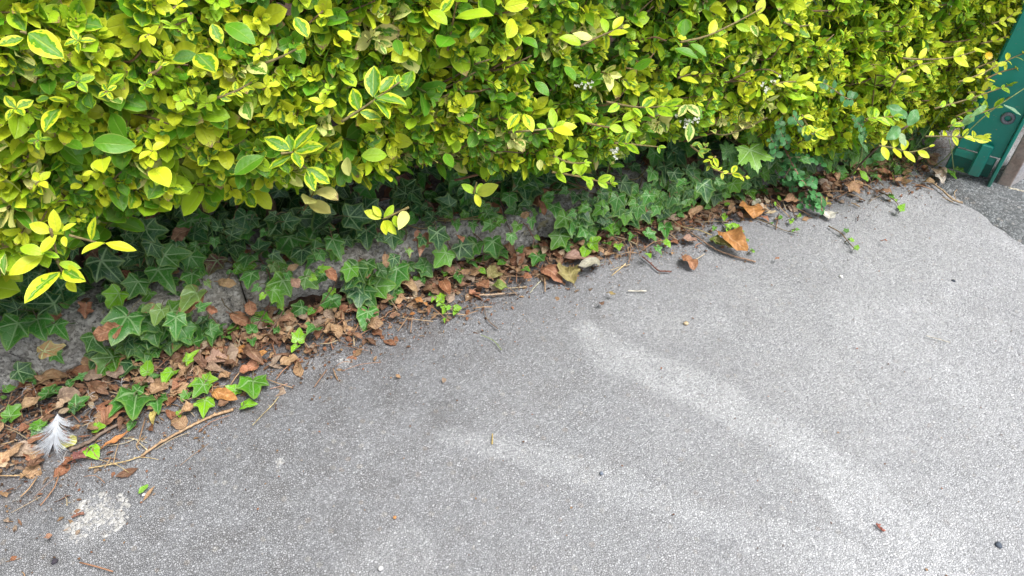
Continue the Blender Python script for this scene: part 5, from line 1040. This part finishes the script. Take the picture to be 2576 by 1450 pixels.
# ------------------------------------------------------------------ twigs, straws, stones, feather
def twig(label, reg, pts, rad, tint, cat='twig', nm='twig', branches=(), z=.004, grp='twigs and straws on the asphalt'):
    A = Acc(); ps = [onz(*k(reg, *p), z+rad) for p in pts]; Q = spline(ps, 8*len(ps)); tube(A, Q+rng.normal(size=Q.shape)*rad*.12, np.linspace(rad*.75, rad, len(Q)), 6, tint)
    for br in branches: Qb = spline([onz(*k(reg, *p), z+rad*.8) for p in br], 10); tube(A, Qb, rad*.45, 5, tint)
    for q in Q[3:-2:7]: tube(A, [q, q+np.array([rng.normal()*.002, rng.normal()*.002, rad*1.1])], rad*.5, 5, tint)
    tag(A.build(nm, MSTEM), label, cat, grp)
twig('long tan twig lying diagonally on the asphalt, lower left', R7, [(1065, 790), (1230, 680), (1420, 575), (1600, 490), (1760, 440)], .0026, (.52, .34, .19))
twig('thin forked straw running left from the long tan twig', R7, [(1060, 795), (950, 830), (850, 850), (670, 883)], .0012, (.62, .46, .22), 'straw', 'straw', [[(850, 845), (700, 810), (480, 800)], [(870, 850), (920, 880), (970, 915)], [(1060, 800), (1130, 805), (1195, 818)]])
twig('pale bent grass stalk above the forked straw', R7, [(910, 655), (1010, 660), (1060, 700), (1115, 750)], .0010, (.72, .62, .40), 'straw', 'straw', [[(1010, 660), (1110, 690)], [(1010, 665), (930, 695), (760, 720)]])
twig('thin curved straw on the asphalt right of the left litter heap', R7, [(1905, 560), (1990, 470), (2060, 400), (2100, 345)], .0010, (.55, .45, .25), 'straw', 'straw')
twig('thin pinkish stalk pointing right from the three lobed ivy leaf', R7, [(2035, 285), (2100, 268), (2170, 245)], .0009, (.50, .30, .22), 'straw', 'straw')
twig('straw cut by the left edge of the picture', R7, [(-30, 938), (80, 940), (180, 935)], .0012, (.62, .42, .22), 'straw', 'straw')
twig('short upright straw near the white crusty spot', R7, [(503, 1110), (505, 1165)], .0010, (.55, .46, .30), 'straw', 'straw')
twig('reddish bark splinter on the white crusty spot', R7, [(540, 1255), (590, 1230), (630, 1222)], .0022, (.34, .15, .10), 'splinter', 'bark_splinter')
twig('reddish splinter alone on the asphalt at lower right', (1, 0, 0), [(2204, 1318), (2213, 1327), (2225, 1337)], .0020, (.42, .14, .10), 'splinter', 'bark_splinter')
twig('small straw standing alone on open asphalt in the lower middle', (1, 0, 0), [(1239, 1092), (1238, 1118)], .0014, (.62, .46, .16), 'straw', 'straw')
twig('white straw alone on the asphalt right of the copper leaf', R5, [(2165, 1060), (2230, 1062), (2300, 1060)], .0016, (.75, .70, .58), 'straw', 'straw')
twig('cream stick under the litter at centre left', R5, [(330, 1122), (450, 1118), (585, 1113)], .0020, (.70, .58, .42))
twig('tan stick in front of the litter at the centre', R5, [(1040, 1092), (1140, 1088), (1235, 1080)], .0021, (.58, .42, .28))
twig('thin straw right of the half green leaf', R5, [(1250, 1040), (1320, 1036), (1395, 1030)], .0011, (.60, .48, .30), 'straw', 'straw')
twig('pale straw slanting down left of the copper beech leaf', R5, [(1425, 1075), (1460, 1030), (1505, 985)], .0011, (.66, .64, .46), 'straw', 'straw')
twig('crossed pale straws at the edge of the litter right of centre', R5, [(2040, 945), (2100, 895), (2145, 855)], .0012, (.68, .52, .28), 'straw', 'straw', [[(2030, 905), (2100, 880), (2180, 860)]])
twig('knobbly dark red stem ending right of centre', R5, [(2270, 800), (2330, 850), (2390, 905), (2440, 912), (2490, 915)], .0019, (.20, .09, .07))
twig('long woody stem running over the litter to a pale frayed tip', R6, [(0, 775), (120, 850), (240, 930), (380, 985), (550, 1030)], .0020, (.34, .22, .15))
twig('thin yellowish stem above the long woody stem', R6, [(-100, 700), (0, 765), (120, 790), (220, 830)], .0014, (.50, .40, .20), z=.016)
twig('dark thin stem dropping from the ivy to the small ivy runner', R6, [(740, 400), (800, 540), (845, 690)], .0015, (.14, .09, .07), z=.01)
twig('dark stem running from the stone to the centre litter', R5, [(1220, 660), (1260, 760), (1310, 880)], .0016, (.24, .13, .09), z=.006)
twig('dark curved stem with a knob on the asphalt below the centre litter', R5, [(1070, 1155), (1100, 1270), (1180, 1345)], .0011, (.24, .17, .12))
twig('weathered branch stem rising from the left litter to the stone', R7, [(1000, 500), (800, 600), (680, 680), (520, 750)], .0034, (.22, .16, .12))
twig('grey brown stem between the left litter and the bare stone', R4, [(1990, 1240), (2060, 1150), (2130, 1030), (2210, 860)], .0022, (.26, .18, .13), z=.012)
twig('dark curved stem hanging over the grey stone', R4, [(2000, 650), (2070, 730), (2110, 850), (2120, 950)], .0018, (.20, .13, .10), z=.06)
twig('slanting grey stem across the far left stone', R4, [(240, 1420), (150, 1530), (30, 1600)], .0022, (.36, .32, .27), z=.01)
twig('tan branched stalk beyond the litter near the gate', R6, [(1880, 430), (1960, 490), (2040, 560), (2115, 585)], .0026, (.52, .38, .24), branches=[[(2060, 555), (2050, 510), (2080, 478)], [(1960, 540), (2040, 580)]])
twig('small brown twig end near the tiny lime runner', R6, [(1270, 585), (1300, 595), (1335, 615)], .0015, (.40, .28, .16))
twig('pale stick on the ground right of the post', (1, 0, 0), [(2537, 474), (2556, 478), (2590, 486)], .0028, (.66, .60, .46))
twig('tiny dark twig upright on the asphalt below the small runner', R6, [(1328, 680), (1320, 720)], .0012, (.12, .08, .06))
twig('faint scratchy straw on open asphalt at the far right', (1, 0, 0), [(2330, 845), (2355, 852), (2390, 862)], .0010, (.60, .56, .48), 'straw', 'straw')
twig('thin green grass blade fallen below the centre litter', RC, [(40, 1120), (170, 1180), (250, 1275)], .0010, (.30, .38, .16), 'grass blade', 'straw')  # a green grass blade, built like the straws

def feather():
    top = onz(*k(RB, 640, 755), .030); bot = onz(*k(RB, 590, 1085), .012); root = empty('feather', onz(*k(RB, 620, 930), 0), 'fluffy white feather lying on the litter at lower left', 'feather')
    S = Acc(); ax = spline([bot, onz(*k(RB, 625, 900), .028), top], 24); tube(S, ax, np.linspace(.0004, .0011, len(ax)), 5, (.80, .82, .86)); S.build('shaft', MFEA, root)
    A = Acc()
    d = nrm(bot-top); sd_ = nrm(np.cross(d, [0, 0, 1])); nA = len(ax)
    for i in range(360):
        t = rng.uniform(.04, 1)**.8; j = t*(nA-1); p = np.array([np.interp(j, np.arange(nA), ax[:, c]) for c in range(3)]); sg = 1 if i % 2 else -1
        clump = .5+.5*math.sin(17*t+sg*1.3); ang = math.radians(14+34*t*clump+rng.uniform(-9, 12)); L = (.016+.030*math.sin(math.pi*min(t*.75+.12, 1)))*rng.uniform(.55, 1.15)
        v = d*math.cos(ang)+sd_*sg*math.sin(ang); out = sd_*sg*math.sin(ang*1.9)+d*math.cos(ang*1.9)
        e = p+v*L*.5+out*L*.5; e[2] = max(p[2]-rng.uniform(.0, .014), .004); m_ = p+v*L*.5+np.array([0, 0, rng.uniform(-.001, .003)])
        Q = spline([p, m_, e], 7); tube(A, Q, np.linspace(.00048, .00010, len(Q)), 3, (.80, .83, .87))
    A.build('vane', MFEA, root)
feather()
A = Acc()
for cx, cy in ((1010, 830), (350, 390), (280, 480), (1060, 680), (990, 540), (700, 1290), (1350, 410)):
    p = onz(*k(RB, cx, cy), .012)
    for i in range(7): e = p+rng.normal(size=3)*np.array([.009, .009, .003]); tube(A, spline([p, (p+e)/2+np.array([0, 0, .003]), e], 5), .0003, 3, (.75, .75, .76))
tag(A.build('feather_down', MFEA), 'wisps of white down caught in the litter round the feather', 'down', None, 'stuff')
def crust(label, c, rx, ry, n, s0, ringy=0.0):
    A = Acc(); cen = onz(*c, 0)
    for i in range(n):
        a = rng.uniform(0, 6.28); r_ = math.sqrt(rng.uniform(ringy, 1)); p = cen+np.array([math.cos(a)*rx*r_, math.sin(a)*ry*r_, 0]); q = fbm(np.array([[p[0]*60, p[1]*60]]), 91)[0]
        if q < -.15: continue
        p[2] = ground_z(p); m_ = rng.integers(6, 9); s_ = s0*rng.uniform(.4, 1.2)*(1.1+.5*q); an = np.sort(rng.uniform(0, 6.28, m_)); rr = s_*rng.uniform(.6, 1.2, m_)
        V = [p+np.array([math.cos(t)*v, math.sin(t)*v, -.0002]) for t, v in zip(an, rr)]+[p+np.array([math.cos(t)*v*.6, math.sin(t)*v*.7, .0010]) for t, v in zip(an, rr)]+[p+np.array([0, 0, .0012])]
        F = [[j, (j+1) % m_, m_+(j+1) % m_, m_+j] for j in range(m_)]; F3 = [[m_+j, m_+(j+1) % m_, 2*m_] for j in range(m_)]; g_ = rng.uniform(.30, .50); A.add(V, [F, F3], (g_, g_*.985, g_*.95))
    tag(A.build('lichen_patch', MCRUST), label, 'lichen patch', 'white crusty spots on the asphalt')
crust('large round patch of white crust on the asphalt at lower left', (248, 1300), .046, .042, 430, .0032, .0)
crust('small white crusty spot between litter and asphalt, left of centre', (862, 912), .011, .012, 26, .003)
crust('tiny white crusty spot on open asphalt in the lower left', (706, 1158), .008, .007, 12, .0026)
crust('faint pale crusty spot at the head of the long light streak', (1490, 838), .016, .020, 20, .0026)
def pebble(label, c, s_, tint):
    A = Acc(); p = onz(*c, s_*.4); m_ = 10; V = []; 
    for i in range(1, 6):
        for j in range(m_):
            a = math.pi*i/6; b = 2*math.pi*j/m_; d = np.array([math.sin(a)*math.cos(b), math.sin(a)*math.sin(b), math.cos(a)*.6]); V.append(d*s_*(1+.25*vnoise(np.array([d*2.3+c[0]]), 3)[0]))
    V = np.array(V+[[0, 0, .6*s_], [0, 0, -.6*s_]])+p; F = [[i*m_+j, (i+1)*m_+j, (i+1)*m_+(j+1) % m_, i*m_+(j+1) % m_] for i in range(4) for j in range(m_)]
    F3 = [[5*m_, j, (j+1) % m_] for j in range(m_)]+[[5*m_+1, 4*m_+(j+1) % m_, 4*m_+j] for j in range(m_)]; A.add(V, [F, F3], tint); tag(A.build('pebble', MDIRT), label, 'pebble', 'small stones on the asphalt')
pebble('small white pebble on open asphalt right of centre', k(RD, 1160, 1293), .0042, (.72, .71, .68))
pebble('tan knobbly crumb on the light patch right of centre', k(RC, 2145, 1002), .0050, (.50, .40, .26))
pebble('dark blue grey chip near the right edge of the asphalt', (2512, 1371), .0052, (.08, .10, .13))
pebble('black chip on the asphalt at the far right', k(RD, 2313, 1339), .0042, (.05, .06, .08))
pebble('small blue grey stone in the lower middle', (1513, 1191), .0034, (.16, .19, .24))
pebble('white pebble beside the green leaf clipping', k(R7, 1083, 1082), .0030, (.80, .80, .82))
pebble('white pebble at the bottom edge of the lower left', (958, 2265*.6314), .0036, (.74, .73, .72))
pebble('dark tar crumb under the white crusty patch', (137, 1412), .0046, (.05, .045, .06))
pebble('small white round berry in the centre litter', k(R5, 948, 1100), .0044, (.74, .66, .48))
pebble('orange grain on the asphalt at the bottom middle', (993, 1302), .0028, (.62, .30, .12))
